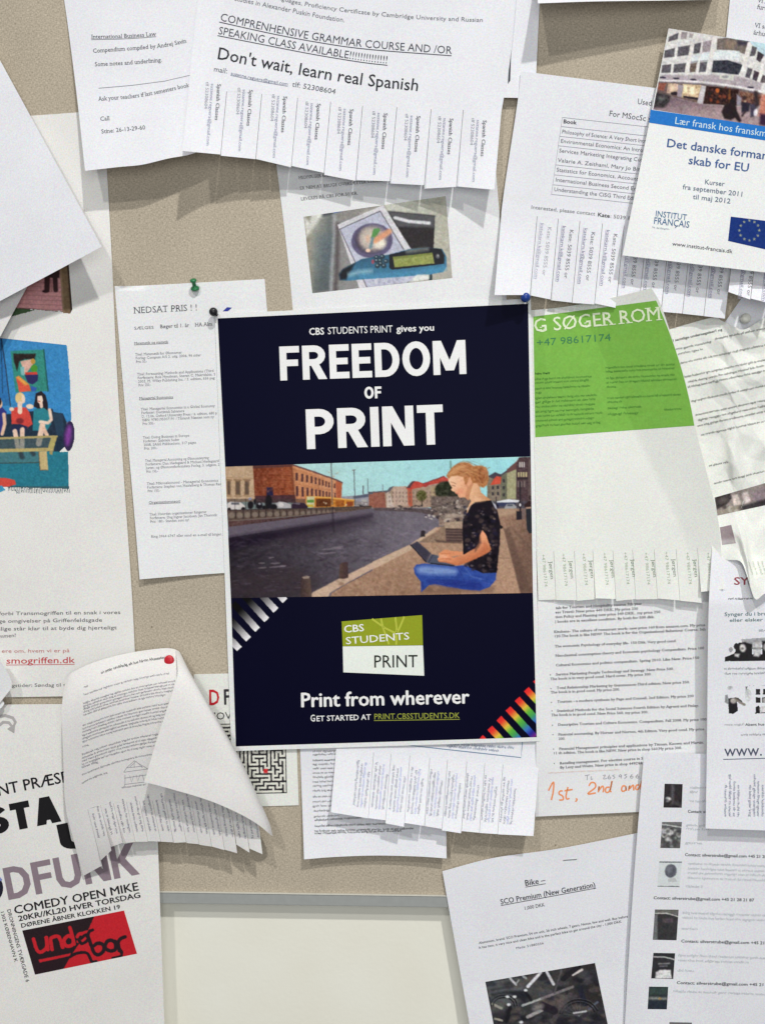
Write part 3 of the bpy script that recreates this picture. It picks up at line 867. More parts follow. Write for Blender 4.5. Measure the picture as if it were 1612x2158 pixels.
# ---- top edge: the lower rim of a sheet above
S = Patch((1128, -60), (1520, -60), (1502, -1), (1133, 7), lambda u, v: 3 + 32 * pw(v, 1.5) * (1 - .5 * u), bottom=[(1250, 3), (1400, 1)])
S.mesh('paper_sheet', COOL, None, 'lower rim of a white sheet at the top edge of the picture', 'paper sheet', nu=20, nv=12)
# ---- note behind the brochure, top right corner
S = Patch((1540, -30), (1720, -18), (1700, 190), (1520, 178), lambda u, v: 1.2 + 3 * v)
S.mesh('corner_note', COOL, None, 'white typed note in the top right corner, behind the French course brochure', 'notice', nu=12, nv=14)
for t, a, b in (('Vi r', (1565, 12), (1612, 20)), ('furu', (1562, 50), (1612, 60)), ('VI s\u00f8ger', (1548, 158), (1680, 178)), ('\u00e5rhus', (1540, 200), (1640, 216))):
    write(S, 'body_text', 'F3', t, [a, b], 26, (104, 106, 116), serif=True, fit=False)
S.finish()

# ---- used-books sheet with e-mail tabs
crease = 0.585
def hk(u, v):
    base = 2.0 + np.where(v < crease, 5.5 - 1.5 * v / crease, 4.0 + 4.5 * (v - crease) / (1 - crease))
    return base + wave(u, v, .6, 5)
S = Patch((1097, 150), (1750, 232), (1690, 700), (1041, 623), hk, bottom=[(1117, 627), (1160, 632), (1240, 640), (1360, 652), (1523, 671)], left=[(1090, 217), (1057, 440)])
KATE = S
vt = lambda u: 0.635 + 0 * u
S.mesh('used_books_notice', COOL, None, 'white used books notice with a ruled table and a row of e-mail tabs', 'notice', nu=50, nv=50, vmax=vt)
write(S, 'heading', 'F3', 'Used books', [(864, 606), (1060, 633)], 32, (92, 92, 100))
write(S, 'heading', 'F3', 'For MSocSc students', [(698, 676), (1080, 730)], 32, (84, 84, 92))
write(S, 'table_text', 'F3', 'Book', [(432, 718), (509, 726)], 22, (60, 60, 66), off=.02)
rows = [('Philosophy of Science: A Very Short Introduction', (424, 778), 1020), ('Environmental Economics: An Introduction', (416, 832), 1000), ('Services Marketing Integrating Customer', (407, 888), 985),
        ('Valarie A. Zeithaml, Mary Jo Bitner', (400, 944), 930), ('Statistics for Economics, Accounting', (392, 1000), 910), ('International Business Second Edition', (386, 1058), 925), ('Understanding the CISG Third Edition', (378, 1114), 900)]
for t, (x, y), e in rows:
    write(S, 'table_text', 'F3', t, [(x, y), (e, y + .115 * (e - x))], 22, (104, 104, 112))
for x, y in ((428, 685), (421, 738), (412, 795), (404, 850), (390, 962), (383, 1020), (374, 1078), (364, 1134)):
    S.line('table_rules', 'F3', [(x, y), (x + 560, y + 62)], 2.2, (140, 140, 152))
S.line('table_rules', 'F3', [(428, 685), (404, 850), (364, 1134)], 2.2, (150, 150, 162))
write(S, 'contact_line', 'F3', 'Interested, please contact', [(244, 1218), (618, 1258)], 21, (110, 110, 116))
write(S, 'contact_line', 'F3', 'Kate', [(632, 1262), (704, 1271)], 22, (60, 60, 66), off=.02)
write(S, 'contact_line', 'F3', ': 5039 8555', [(706, 1271), (880, 1292)], 21, (110, 110, 116))
def ucut(xs):
    return [float(S.inv(np.array([x]), np.array([y]))[0][0]) for x, y in xs]
cuts = [0.0] + ucut([(1116, 627), (1160, 632), (1205, 637), (1252, 642), (1297, 647), (1345, 652), (1392, 658), (1437, 663), (1482, 667), (1527, 671), (1575, 676)]) + [0.9, 1.0]
TK = tabs(S, vt, cuts, [9, 4.5, 1.5, 2, 3, 1.5, 3, 1.5, 1, 1.2, 17, 16, 14], COOL, twist=[-5, 2, 1, 0, 1.5, 1, 2, 1, 1, 1, 8, 4, 0],
          ext=[(-.005, -.01), (-.01, .0), (0, 0), (.005, 0), (0, .005), (0, .005), (.0, .0), (.0, .0), (.0, .0), (.0, .0), (-.12, -.10), (-.11, -.1), (-.1, -.1)])
kx = [(352, 1322), (480, 1338), (606, 1352), (736, 1362), (866, 1376), (990, 1395), (1118, 1410), (1246, 1425), (1370, 1435), (1545, 1440), (1680, 1450)]
for k, (x, y) in enumerate(kx):
    p = TK[k + 1]
    c1 = (118, 118, 126) if k else (170, 170, 178)
    write(p, 'tab_text', 'F3', 'Kate: 5039 8555 or', [(x - 8, y), (x - 42, y + 285)], 22, c1)
    write(p, 'tab_text', 'F3', 'katekarn.k@gmail.com', [(x - 50, y - 22), (x - 88, y + 306)], 20, (132, 132, 160) if k else (172, 172, 190), under=2)
    p.finish()
S.finish()

# ---- French institute brochure
S = Patch((1408, 60), (1728, 110), (1636, 577), (1311, 538), lambda u, v: 13 + 13 * pw(v, 1.4) + 1.5 * np.sin(3 * u) + 3 * u,
          left=[(1390, 150), (1352, 335)])
BRO = S
S.mesh('course_brochure', COATED, None, 'glossy white French course brochure with a building photo and a blue band', 'brochure', nu=36, nv=50, thick=0.7)
pcb = Pic('F3', [(942, 640), (1700, 750), (1690, 832), (935, 716)], 1.6, (40, 118, 198), 6); pcb.noise(5); pcb.place(S, 'blue_band', GLOSS)
write(S, 'band_text', 'F3', 'L\u00e6r fransk hos franskm\u00e6nd', [(1080, 722), (1712, 812)], 40, (205, 228, 245), cond=.86, fit=True, lift=.3)
write(S, 'heading', 'F3', 'Det danske formand-', [(1032, 856), (1690, 941)], 48, (62, 92, 146), off=.014)
write(S, 'heading', 'F3', 'skab for EU', [(1160, 956), (1516, 1003)], 48, (62, 92, 146), off=.014)
for t, a, b in (('Kurser', (1256, 1074), (1372, 1087)), ('fra september 2011', (1128, 1103), (1484, 1148)), ('til maj 2012', (1188, 1160), (1408, 1188))):
    write(S, 'course_dates', 'F3', t, [a, b], 28, (96, 112, 134), off=.006)
write(S, 'institute_logo', 'F3', 'INSTITUT', [(968, 1262), (1152, 1286)], 34, (70, 110, 148), cond=.7, off=.004)
write(S, 'institute_logo', 'F3', 'FRAN\u00c7AIS', [(958, 1305), (1168, 1330)], 38, (64, 104, 142), off=.004)
greek(S, 'institute_logo', 'F3', [(950, 1330), (1058, 1344)], 11, (150, 160, 168))
write(S, 'web_address', 'F3', 'www.institut-francais.dk', [(1068, 1432), (1418, 1478)], 22, (70, 72, 80), off=.006)
pf = Pic('F3', [(1410, 1264), (1640, 1292), (1622, 1458), (1394, 1406)], 1.3, (26, 52, 120), 8)
pf.noise(6)
for k in range(12):
    t = k * math.pi / 6
    cx, cy = 1518 + 58 * math.sin(t), 1345 - 58 * math.cos(t)
    for a in range(0, 360, 72):
        pf.line([(cx, cy), (cx + 7 * math.sin(math.radians(a)), cy - 7 * math.cos(math.radians(a)))], 2.6, (178, 180, 140), .6)
pf.place(S, 'star_flag', GLOSS)
S.finish()

# ---- books list (tourism)
S = Patch((1133, 1190), (1505, 1190), (1500, 1704), (1128, 1721), lambda u, v: 1.3 + 1.8 * v + wave(u, v, .4, 6) + 1.0 * (1 - u) * v)
S.mesh('book_list', WHITE, None, 'white typed book list with orange handwriting at its foot, beside the navy poster', 'notice', nu=30, nv=44)
BL = [('ials for Tourism and Hospitality course 7th year', 275, 132, 825, 104), ('ess Travel- New price 449 DKK. My price 230', 272, 160, 800, 136), ('tion Policy and Planning new price 349 DKK.. my price 250', 272, 190, 942, 157),
      ('| books are in excellent condition. By both for 500 dkk.', 270, 220, 905, 189), ('Kitchens- The culture of restaurant work- new price 160 from amazon.com. My price', 263, 285, 1228, 240),
      ('120.The book is like NEW! The book is for the Organisational Behaviour Course. 5th', 263, 313, 1230, 268), ('The economic Psychology of everyday life- 150 Dkk. Very good cond.', 268, 377, 1045, 342),
      ('Neoclassical consumption theory and Economic psychology Compendium. Price 100', 272, 437, 1222, 388), ('Cultural Economics and politics compendium. Spring 2010. Like New. Price:150', 274, 498, 1190, 450),
      ('Service Marketing People Technology and Strategy. New Price 500.', 275, 557, 1028, 520), ('The book is in very good cond. Hard cover. My price 300', 240, 586, 880, 555),
      ('Total Relationship Marketing by Gummesson-Third edition. New price 350.', 280, 643, 1130, 605), ('The book is in good cond. My price 200.', 242, 671, 685, 652),
      ('Tourism - a modern synthesis by Page and Connell, 2nd Edition. My price 200', 284, 731, 1155, 694), ('Statistical Methods for the Social Sciences Fourth Edition by Agresti and Finlay.', 282, 789, 1188, 755),
      ('The book is in good cond. New Price 560, my price 300.', 246, 816, 865, 797), ('Descriptive Tourism and Culture Economics. Compendium. Fall 2008. My price 100', 288, 878, 1236, 843),
      ('Financial accounting. By Horner and Norton, 4th Edition. Very good cond. My price', 290, 940, 1222, 905), ('200.', 292, 968, 335, 966),
      ('Financial Management principles and applications by Titman, Keown and Martin.', 296, 1032, 1220, 990), ('11 th edition. The book is like NEW. New price in shop 560.My price 300.', 258, 1060, 1080, 1025),
      ('Retailing management. For elective course in S', 300, 1124, 832, 1092), ('By Levy and Weitz. New price in shop 449Dkk', 302, 1151, 830, 1122)]
for t, x0, y0, x1, y1 in BL:
    write(S, 'body_text', 'F11', t, [(x0, y0), (x1, y1)], 15.5, (88, 86, 94), off=.012, serif=True)
for y, x in ((552, 240), (640, 243), (728, 247), (782, 250), (874, 253), (934, 256), (1026, 260), (1118, 265)):
    S.poly('bullet#%d' % y, 'F11', [(x - 3, y - 3), (x + 3, y - 3), (x + 3, y + 3), (x - 3, y + 3)], (80, 80, 86))
OR = (236, 150, 100)
hw = [[(228, 1292), (252, 1245), (262, 1240), (258, 1300), (246, 1352)], [(318, 1292), (300, 1296), (296, 1312), (318, 1326), (322, 1348), (296, 1352)], [(352, 1268), (340, 1325), (346, 1345), (362, 1340)], [(330, 1292), (382, 1284)],
      [(404, 1340), (410, 1350), (400, 1362)], [(486, 1262), (500, 1240), (524, 1244), (526, 1272), (478, 1312), (530, 1306)], [(546, 1302), (552, 1262), (548, 1290), (572, 1262), (580, 1280), (576, 1302)],
      [(618, 1270), (596, 1272), (592, 1298), (610, 1302), (624, 1276), (634, 1226), (622, 1290), (630, 1300)], [(720, 1262), (702, 1262), (694, 1284), (704, 1296), (722, 1284), (720, 1262), (724, 1292)],
      [(738, 1292), (746, 1258), (744, 1280), (768, 1256), (772, 1290)], [(806, 1254), (788, 1258), (784, 1280), (798, 1284), (812, 1262), (830, 1220), (818, 1282), (828, 1284)]]
for s in hw: S.line('handwriting', 'F11', [tuple(q) for q in curve_pts(s, 26)], 10, OR)
for s in ([(460, 1196), (490, 1190)], [(476, 1196), (474, 1224)], [(500, 1200), (500, 1220), (512, 1216)], [(575, 1195), (592, 1192), (578, 1216), (600, 1214)], [(618, 1190), (606, 1212), (622, 1216), (624, 1204), (610, 1206)], [(652, 1190), (636, 1196), (652, 1206), (640, 1216)],
          [(690, 1186), (676, 1200), (690, 1202), (694, 1188), (690, 1214)], [(730, 1186), (712, 1192), (728, 1202), (712, 1214)], [(762, 1186), (748, 1206), (764, 1212), (766, 1198), (752, 1202)], [(800, 1186), (784, 1204), (800, 1212), (804, 1198), (788, 1200)]):
    S.line('handwriting', 'F11', [tuple(q) for q in curve_pts(s, 14)], 4, (150, 148, 158))
greek(S, 'handwriting', 'F11', [(225, 1182), (680, 1160)], 9, (206, 178, 170), 1.0)
S.finish()

# ---- bicycle for sale
S = Patch((932, 1836), (1400, 1742), (1450, 2235), (1005, 2250), lambda u, v: 3.6 + wave(u, v, .4, 2) + np.where(v < .58, .6 * v, .35 + 9 * (v - .58)) + 3.0 * pw(1 - u, 1.5) * v,
          top=[(1040, 1808), (1180, 1788), (1345, 1755)], left=[(960, 1995), (989, 2158)])
BIKE = S
S.mesh('bicycle_notice', COOL, None, 'white bicycle for sale notice with a dark photo, at the lower right', 'notice', nu=30, nv=40)
write(S, 'heading', 'F12', 'Bike \u2013', [(498, 500), (592, 484)], 26, (62, 62, 70), off=.014, under=3)
write(S, 'heading', 'F12', 'SCO Premium (New Generation)', [(385, 586), (826, 505)], 24, (62, 62, 70), off=.014, under=3)
write(S, 'price', 'F12', '1,000 DKK', [(494, 612), (590, 594)], 16, (84, 84, 90), off=.006)
write(S, 'body_text', 'F12', 'Aluminium, brand: SCO Premium, 54 cm unit, 26 inch wheels, 7 gears, Nexus, few and well. Buy before', [(284, 770), (640, 706), (975, 646)], 11, (72, 72, 78), off=.004)
write(S, 'body_text', 'F12', 'It has two, it very nice and clean bike and is the perfect bike to get around the city - 1,000 DKK', [(284, 792), (640, 728), (945, 670)], 11, (72, 72, 78), off=.004)
write(S, 'closing_line', 'F12', 'Mads: 51880256', [(456, 794), (585, 770)], 10, (84, 84, 90))
S.finish()

# ---- contact list
S = Patch((1357, 1590), (1660, 1586), (1640, 2250), (1310, 2250), lambda u, v: 10.5 + 3 * v * (1 - v) + wave(u, v, .5, 3), left=[(1352, 1640), (1334, 1867), (1316, 2158)])
LIST = S
S.mesh('contact_list', COOL, None, 'white list with a column of small dark book cover pictures, at the lower right corner', 'notice', nu=26, nv=56)
for y, x0, x1 in ((372, 435, 760), (738, 410, 1200), (1102, 145, 995), (1468, 378, 1250), (1820, 340, 1250)):
    write(S, 'contact_line#%d' % y, 'H5', 'Contact: silverstrube@gmail.com +45 21 28 21 87'[:(60 if x1 > 800 else 22)], [(x0, y), (x1, y + .024 * (x1 - x0))], 24, (76, 80, 84), off=.02, shear=.012)
for y, x0, x1 in ((165, 452, 760), (200, 450, 520), (280, 450, 600), (484, 420, 700), (516, 420, 620), (632, 410, 556), (808, 435, 1150), (852, 435, 1150), (888, 432, 1100), (930, 430, 1200), (1003, 415, 560),
                  (1225, 390, 1200), (1266, 388, 1100), (1358, 380, 520), (1584, 352, 1200), (1626, 350, 950), (1712, 345, 485), (1888, 310, 1200)):
    greek(S, 'item_text#%d' % (0 if y < 400 else 1 if y < 700 else 2 if y < 1100 else 3 if y < 1450 else 4 if y < 1750 else 5), 'H5', [(x0, y), (x1, y + .035 * (x1 - x0))], 21, (172, 176, 180), 1.0, dens=.7)
S.finish()

# ---- choir notice
S = Patch((1500, 1150), (1712, 1146), (1700, 1753), (1486, 1746), lambda u, v: np.where(v < .2, 10 + 10 * v / .2, 20 + 0 * v) + 2 * wave(u, v, .4, 1) + 3.0 * np.clip(v - .8, 0, 1) * 5, left=[(1492, 1300), (1489, 1560)])
CHOIR = S
S.mesh('choir_notice', COOL, None, 'white choir notice with small grey photos and a large web address, at the right edge', 'notice', nu=20, nv=60)
write(S, 'heading', 'H2', 'SYNG', [(440, 1700), (690, 1700), (960, 1700)], 105, (150, 72, 84), off=.02)  # red ink dulled so its colour carries the shade over the heading
write(S, 'heading', 'H2', '(ACAPPELLA', [(640, 1695), (700, 1695)], 100, (110, 72, 84))
greek(S, 'subheading', 'H2', [(360, 1916), (710, 1905)], 30, (92, 96, 102), 1, dens=1.3)
write(S, 'subheading', 'H3', 'Synger du i brusebad', [(205, 82), (760, 72)], 34, (110, 132, 138), off=.014, shear=.004)
write(S, 'subheading', 'H3', 'eller elsker du', [(252, 136), (660, 128)], 30, (110, 132, 138), off=.014, shear=.004)
for y, x0, x1, c in ((225, 525, 640, (160, 164, 168)), (590, 200, 650, (140, 142, 146)), (636, 205, 650, (140, 142, 146)), (1122, 205, 395, (160, 160, 164)), (1216, 362, 640, (146, 146, 150))):
    greek(S, 'body_text', 'H3', [(x0, y), (x1, y - 6)], 22, c, 1)
write(S, 'body_text', 'H3', 'Abent hus', [(402, 1122), (585, 1118)], 24, (84, 84, 90), off=.014)
write(S, 'web_address', 'H3', 'www.', [(205, 1410), (568, 1404)], 108, (78, 84, 104))
write(S, 'web_address', 'H3', 'korbiu.dk', [(584, 1404), (1250, 1394)], 108, (62, 74, 150))
S.line('web_address', 'H3', [(194, 1440), (640, 1428)], 7, (78, 86, 112))
for x0 in (208, 250, 290, 330, 440, 482, 518, 560):
    greek(S, 'strip_text', 'H3', [(x0, 1690 - (110 if x0 in (250, 482) else 45 if x0 in (290, 518) else 10)), (x0 - 4, 1980)], 24, (128, 132, 148), 1)
S.finish()

# ---- greyish sheet behind the crumpled page
S = Patch((1562, 628), (1720, 560), (1740, 760), (1512, 700), lambda u, v: 1.0 + 2 * v)
S.mesh('paper_sheet', COOL, None, 'grey shaded paper corner below the e-mail tabs, behind the white pin', 'paper sheet', nu=10, nv=10)

# ---- crumpled survey page
CR = [(1.0, .25, 46, .1, 2.6), (.35, 1.0, 62, .4, 2.8), (.9, -.7, 38, .7, 2.0), (-.3, .9, 33, .2, 1.5), (.7, .75, 27, .55, 1.1), (1.0, -.15, 71, .33, 2.2)]
def hc(u, v):
    x = u * 136 + 7 * np.sin(v * 9 + u * 3); y = v * 225 + 8 * np.sin(u * 7 - v * 4)
    h = 0 * u
    for a, b, lam, ph, amp in CR:
        t = (a * x + b * y) / lam / math.hypot(a, b) + ph
        h = h + amp * 2 * np.abs(t - np.round(t)) ** (1.15 if lam > 40 else 1.0)
    q = np.clip((u - .05) / .3, 0, 1); q = q * q * (3 - 2 * q)
    return 1.0 + 1.25 * h * (.22 + .78 * q) + 55 * np.clip(v - .72, 0, 1) ** 1.2 * 2.0 * (.45 + .55 * q)
S = Patch((1400, 697), (1700, 612), (1760, 1180), (1502, 1176), hc, top=[(1497, 670), (1520, 676), (1550, 690), (1568, 694), (1600, 676)],
          right=[], bottom=[(1535, 1180), (1560, 1184), (1574, 1215), (1590, 1262), (1612, 1250), (1690, 1200)], left=[(1440, 840), (1476, 1000)])
CRUMP = S
S.mesh('crumpled_page', IVORY, None, 'crumpled ivory survey page held by a white pin, at the right edge', 'notice', nu=80, nv=110, smooth=False)
write(S, 'heading', 'H1', 'I samtlige undersøgelser? og', [(345, 720), (880, 598)], 26, (66, 66, 66), off=.016)
for x0, y0, x1 in ((375, 812, 760), (400, 864, 670), (800, 700, 1400), (425, 962, 1400), (470, 1112, 1400), (510, 1166, 1400), (505, 1222, 1400), (545, 1375, 1400), (590, 1524, 1400), (615, 1580, 1400), (610, 1640, 1400), (650, 1738, 1400), (735, 2074, 945)):
    greek(S, 'body_text', 'H1', [(x0, y0), (x1, y0 - .215 * (x1 - x0))], 24, (104, 106, 102), 1, dens=.9)
greek(S, 'body_text', 'H2', [(160, 275), (880, 95)], 28, (112, 114, 108), 1)
for x in (640, 700, 770, 830):
    greek(S, 'strip_text', 'H2', [(x, 1370), (x + 60, 1560)], 28, (170, 178, 164), 1)
S.finish()

# ---- green room-wanted sheet
def hg(u, v):
    t = np.clip((u - .42 - .48 * v) / .58, 0, 1.3)
    return 4.0 + 24.0 * t ** 1.05 + 2.5 * np.clip(v, 0, 1.2) * u + wave(u, v, .4, 7)
S = Patch((1108, 655), (1372, 607), (1528, 1262), (1134, 1266), lambda u, v: np.where(u < .12, .9 + (hg(.12, v) - .9) * np.clip(u, 0, 1) / .12, hg(u, v)) if True else 0,
          right=[(1394, 648), (1430, 762), (1463, 897), (1497, 1030), (1513, 1100)], top=[(1200, 645), (1300, 625)])
GREEN = S
vt = lambda u: 0.83 + 0.01 * u
S.mesh('room_wanted_notice', IVORY, None, 'notice with a green upper half seeking a room, tabs cut along its foot', 'notice', nu=60, nv=70, vmax=vt)
pg = Pic('F7', [(130, 262), (905, 160), (1146, 950), (142, 1024)], 1.5, (122, 180, 72), 4)
pg.noise(3, 4, .5)
_p = S.map(np.array([0.5]), np.array([0.3]))
# follow the bulged edge of the sheet
tt = pg.u ** 2 * 4 * pg.v * (1 - pg.v)
pg.X0 += 9.5 * tt
pg.place(S, 'green_panel', INK)
write(S, 'heading', 'F7', 'G S\u00d8GER ROM', [(133, 362), (500, 326), (940, 282)], 84, (226, 240, 205), off=.006, serif=True, lift=.32)
write(S, 'phone_number', 'F7', '+47 98617174', [(150, 448), (622, 412)], 44, (62, 128, 84), serif=True, lift=.32)
for k, (x0, y0, x1, b) in enumerate([(140, 628, 235, 1), (140, 662, 498, 0), (140, 686, 480, 0), (140, 722, 488, 0), (142, 748, 185, 0), (142, 782, 530, 0), (142, 808, 522, 0), (142, 838, 520, 0), (142, 868, 512, 0), (143, 896, 566, 0), (143, 926, 515, 0), (145, 956, 552, 0),
                          (584, 590, 1022, 0), (586, 615, 1020, 0), (588, 656, 1022, 0), (590, 684, 1036, 0), (592, 712, 652, 0), (594, 782, 1060, 0), (598, 808, 690, 0), (598, 846, 812, 0), (600, 884, 795, 0), (955, 855, 1068, 0)]):
    greek(S, 'text_column#%d' % (x0 > 500), 'F7', [(x0, y0), (x1, y0 - .052 * (x1 - x0))], 14, (74, 128, 50) if not b else (40, 84, 34), 1, dens=1.0, lift=.32)
cuts = [0.0, .095 * 2, .305, .41, .51, .605, .70, .80, .905, 1.0]
cuts = [0.0] + [float(S.inv(np.array([FR['F7'][0] + x / 2.998]), np.array([580 + y / 2.998]))[0][0]) for x, y in ((272, 2040), (404, 2040), (522, 2040), (650, 2040), (776, 2040), (914, 2040), (1054, 2040), (1190, 2030))] + [1.0]
TG = tabs(S, vt, cuts, [1, 1.5, 2.5, 4, 2, 1, 3, 1, 7], IVORY, twist=[0, 1, 2.5, -2, 1, 2, 3, 0, 4], ext=[(0, 0), (0, 0), (0, 0), (-.005, 0), (0, 0), (0, -.005), (0, 0), (.005, 0.01), (-.02, -.03)])
gx = [(228, 1810), (355, 1806), (482, 1802), (614, 1800), (745, 1796), (876, 1798), (1004, 1794), (1138, 1796), (1268, 1798)]
for k, (x, y) in enumerate(gx):
    p = TG[k]; g = (132, 146, 128) if k < 8 else (150, 172, 150)
    write(p, 'tab_text', 'F7', 'J\u00f8rgen', [(x, y), (x + 12, y + 112)], 22, g, serif=True)
    write(p, 'tab_text', 'F7', '+47 98617174', [(x - 45, y - 48), (x - 26, y + 158)], 19, (172, 184, 164), serif=True)
    p.finish()
S.finish()

# ---- English-class strip sheet below the navy poster
S = Patch((712, 1540), (1146, 1556), (1124, 1762), (697, 1711), lambda u, v: 1.4 + 11 * np.clip(v - .12, 0, 2) ** 1.0 + 13 * np.clip(v - .25, 0, 2) ** 1.4 + wave(u, v, .3, 1), bottom=[(776, 1724), (812, 1729), (895, 1741), (971, 1752), (1048, 1758)], left=[(708, 1580)], right=[(1135, 1615)])
vt = lambda u: 0.22 + .08 * u
S.mesh('tutoring_notice', COOL, None, 'white tutoring sheet with nine text filled tabs, below the navy poster', 'notice', nu=40, nv=16, vmax=vt)
greek(S, 'body_text', 'F10', [(905, 168), (1365, 196)], 15, (110, 122, 142), 1); greek(S, 'body_text', 'F10', [(1010, 185), (1285, 213)], 15, (110, 122, 142), 1)
S.line('outline_box', 'F10', [(775, 174), (1404, 243), (1412, 160)], 4, (96, 128, 158))
cuts = [0.0] + [float(S.inv(np.array([540 + x / 2.51875]), np.array([1500 + y / 2.51875]))[0][0]) for x, y in ((598, 520), (690, 530), (790, 540), (896, 550), (990, 560), (1092, 580), (1188, 580), (1284, 600))] + [1.0]
TE = tabs(S, vt, cuts, [0, 0, 4, 3, 1, 3, 1, 2, 3], COOL, twist=[0, 1, 2, 1, 0, 2, 0, 1, 2], ext=[(0, 0), (.0, .0), (.03, .04), (.0, 0), (0, .0), (.02, .02), (.0, .0), (.0, .0), (0, 0)])
ex = [(546, 255), (642, 266), (736, 280), (832, 290), (932, 302), (1030, 314), (1126, 324), (1222, 334), (1322, 345)]
for k, (x, y) in enumerate(ex):
    p = TE[k]
    for j, (dx, dy, L) in enumerate(((0, 0, 240), (20, 18, 232), (38, 12, 240), (56, 62, 190))):
        greek(p, 'tab_text', 'F10', [(x + dx - 8, y + dy), (x + dx - 32, y + dy + L)], 13, (142, 144, 156) if j != 2 else (160, 166, 198), 1, dens=.95)
    p.finish()
S.finish()

# ---- the navy poster
S = Patch((453, 662), (1118, 629), (1138, 1562), (488, 1583), lambda u, v: 3.2 + 0 * u + 0.6 * np.sin(3.0 * v) * (u - .5) + 1.0 * v * v)
MAIN = S
S.mesh('print_service_poster', COATED, None, 'large navy blue printing poster with a woman and laptop beside a canal', 'poster', nu=24, nv=34)
NAVY = (5, 6, 32)
pa = Pic('P', [(459, 671), (1112.5, 640), (1118, 962), (475, 983.5)], 3.0, (6, 7, 34), 3); pa.place(S, 'upper_panel', GLOSS, .1)
pb = Pic('P', [(487, 1260), (1122.5, 1249), (1130.5, 1553.5), (497.5, 1573)], 1.05, NAVY, 4)
pb.fr = 'F6'
def bars(centres, d, L, w, colf):
    for (x, y) in centres:
        n = 26
        for k in range(n):
            t0, t1 = k / n, (k + 1.12) / n
            a = (x + d[0] * L * t0, y + d[1] * L * t0); b = (x + d[0] * L * t1, y + d[1] * L * t1)
            o = (-d[1] * w / 2, d[0] * w / 2)
            pb.poly([(a[0] + o[0], a[1] + o[1]), (b[0] + o[0], b[1] + o[1]), (b[0] - o[0], b[1] - o[1]), (a[0] - o[0], a[1] - o[1])], colf((t0 + t1) / 2), .35)
def grey(t):
    c = 246 - 235 * min(1, t * 1.35); return (c, c * .985, min(255, c * 1.0))
bars([(360 - 43 * i, 752 + 45.5 * i) for i in range(-1, 7)], (-.68, -.73), 170, 31, grey)
def rainbow(t):
    st = [(0, (228, 40, 46)), (.12, (232, 62, 48)), (.3, (226, 196, 70)), (.45, (96, 182, 62)), (.58, (70, 160, 90)), (.72, (60, 120, 200)), (.86, (40, 44, 150)), (1, (130, 40, 130))]
    for (a, c), (b, d) in zip(st, st[1:]):
        if a <= t <= b: k = (t - a) / (b - a); return tuple(c[i] * (1 - k) + d[i] * k for i in range(3))
    return st[-1][1]
bars([(1282 + 43 * i, 1397 - 45.5 * i) for i in range(-1, 8)], (.68, .73), 185, 31, rainbow)
# the bars stop at the black: soft photo blur
pb.place(S, 'lower_panel', GLOSS, .1)
def wp(part, frame, t, base, size, col=(238, 242, 240), **k): write(S, part, frame, t, base, size, col, lift=.3, **k)
wp('tagline', 'F5', 'CBS', [(510, 843), (584, 840)], 33, off=.022)
wp('tagline', 'F5', 'STUDENTS PRINT', [(600, 839), (916, 829)], 33)
wp('tagline', 'F5', 'gives you', [(934, 828), (1118, 821)], 31, off=.020)
wp('title', 'F5', 'FREEDOM', [(371, 1064), (1287, 1031)], 165, th=.19)
wp('title', 'F5', 'OF', [(779, 1152), (867, 1149)], 57, th=.2)
wp('title', 'F5', 'PRINT', [(500, 1397), (1181, 1372)], 193, th=.19)
wp('slogan', 'F6', 'Print from wherever', [(432, 1254), (1228, 1236)], 66, off=.024)
wp('small_print', 'F6', 'G', [(480, 1322), (504, 1321)], 31, off=.014)
wp('small_print', 'F6', 'ET STARTED AT', [(507, 1321), (765, 1313)], 25, off=.014)
wp('web_address', 'F6', 'PRINT.CBSSTUDENTS.DK', [(779, 1312), (1183, 1306)], 26, (150, 158, 62), off=.006, under=3)
S.poly('brand_badge', 'F6', [(627, 850), (1006, 820), (1010, 962), (632, 967)], (146, 158, 40), .22)
S.poly('brand_badge', 'F6', [(632, 968), (1010, 963), (1016, 1106), (635, 1090)], (232, 240, 230), .22)
for a in ([(770, 838), (830, 880), (880, 905)], [(812, 836), (822, 880), (850, 958)], [(880, 830), (886, 880), (884, 960)], [(922, 827), (900, 880), (872, 930)]):
    S.line('brand_badge', 'F6', a, 9, (182, 190, 72), .27)
wp('brand_badge', 'F6', 'CBS', [(638, 903), (734, 895)], 33, off=.016)
wp('brand_badge', 'F6', 'STUDENTS', [(646, 958), (948, 934)], 33, off=.006)
wp('brand_badge', 'F6', 'PRINT', [(776, 1068), (986, 1066)], 58, (48, 52, 48), off=.004)
S.finish({'title': GLOSS, 'brand_badge': GLOSS, 'slogan': GLOSS})

# ---- curled sheet with the red pin
def hw_(u, v):
    uu = np.clip(u, -.2, 1); vv = np.clip(v, -.1, 1.4)
    rise = 1 - np.exp(-np.clip(vv, 0, 2) / .13)
    return 5.0 + 8 * (1 - uu) ** 1.5 + rise * (36 - 9 * (1 - uu) ** 2) - 25.0 * vv + 2.4 * np.sin(3.1 * uu) * vv + 7 * np.clip(vv - .75, 0, 1)
S = Patch((138.5, 1432), (378, 1373), (553, 1790), (163, 1802), hw_,
          top=[(153.6, 1417), (200.5, 1395), (267.5, 1377), (334.5, 1367), (364, 1367)],
          right=[(400, 1422), (448, 1504), (498, 1591), (531, 1661), (548, 1735)],
          bottom=[(188, 1796), (222, 1783), (267.5, 1776), (334.5, 1774), (411.6, 1778), (482, 1788), (524, 1793)],
          left=[(132, 1481), (132, 1538), (134.5, 1611), (137.5, 1685), (148, 1750)])
CURL = S
vt = lambda u: 0.775 + 0.02 * u
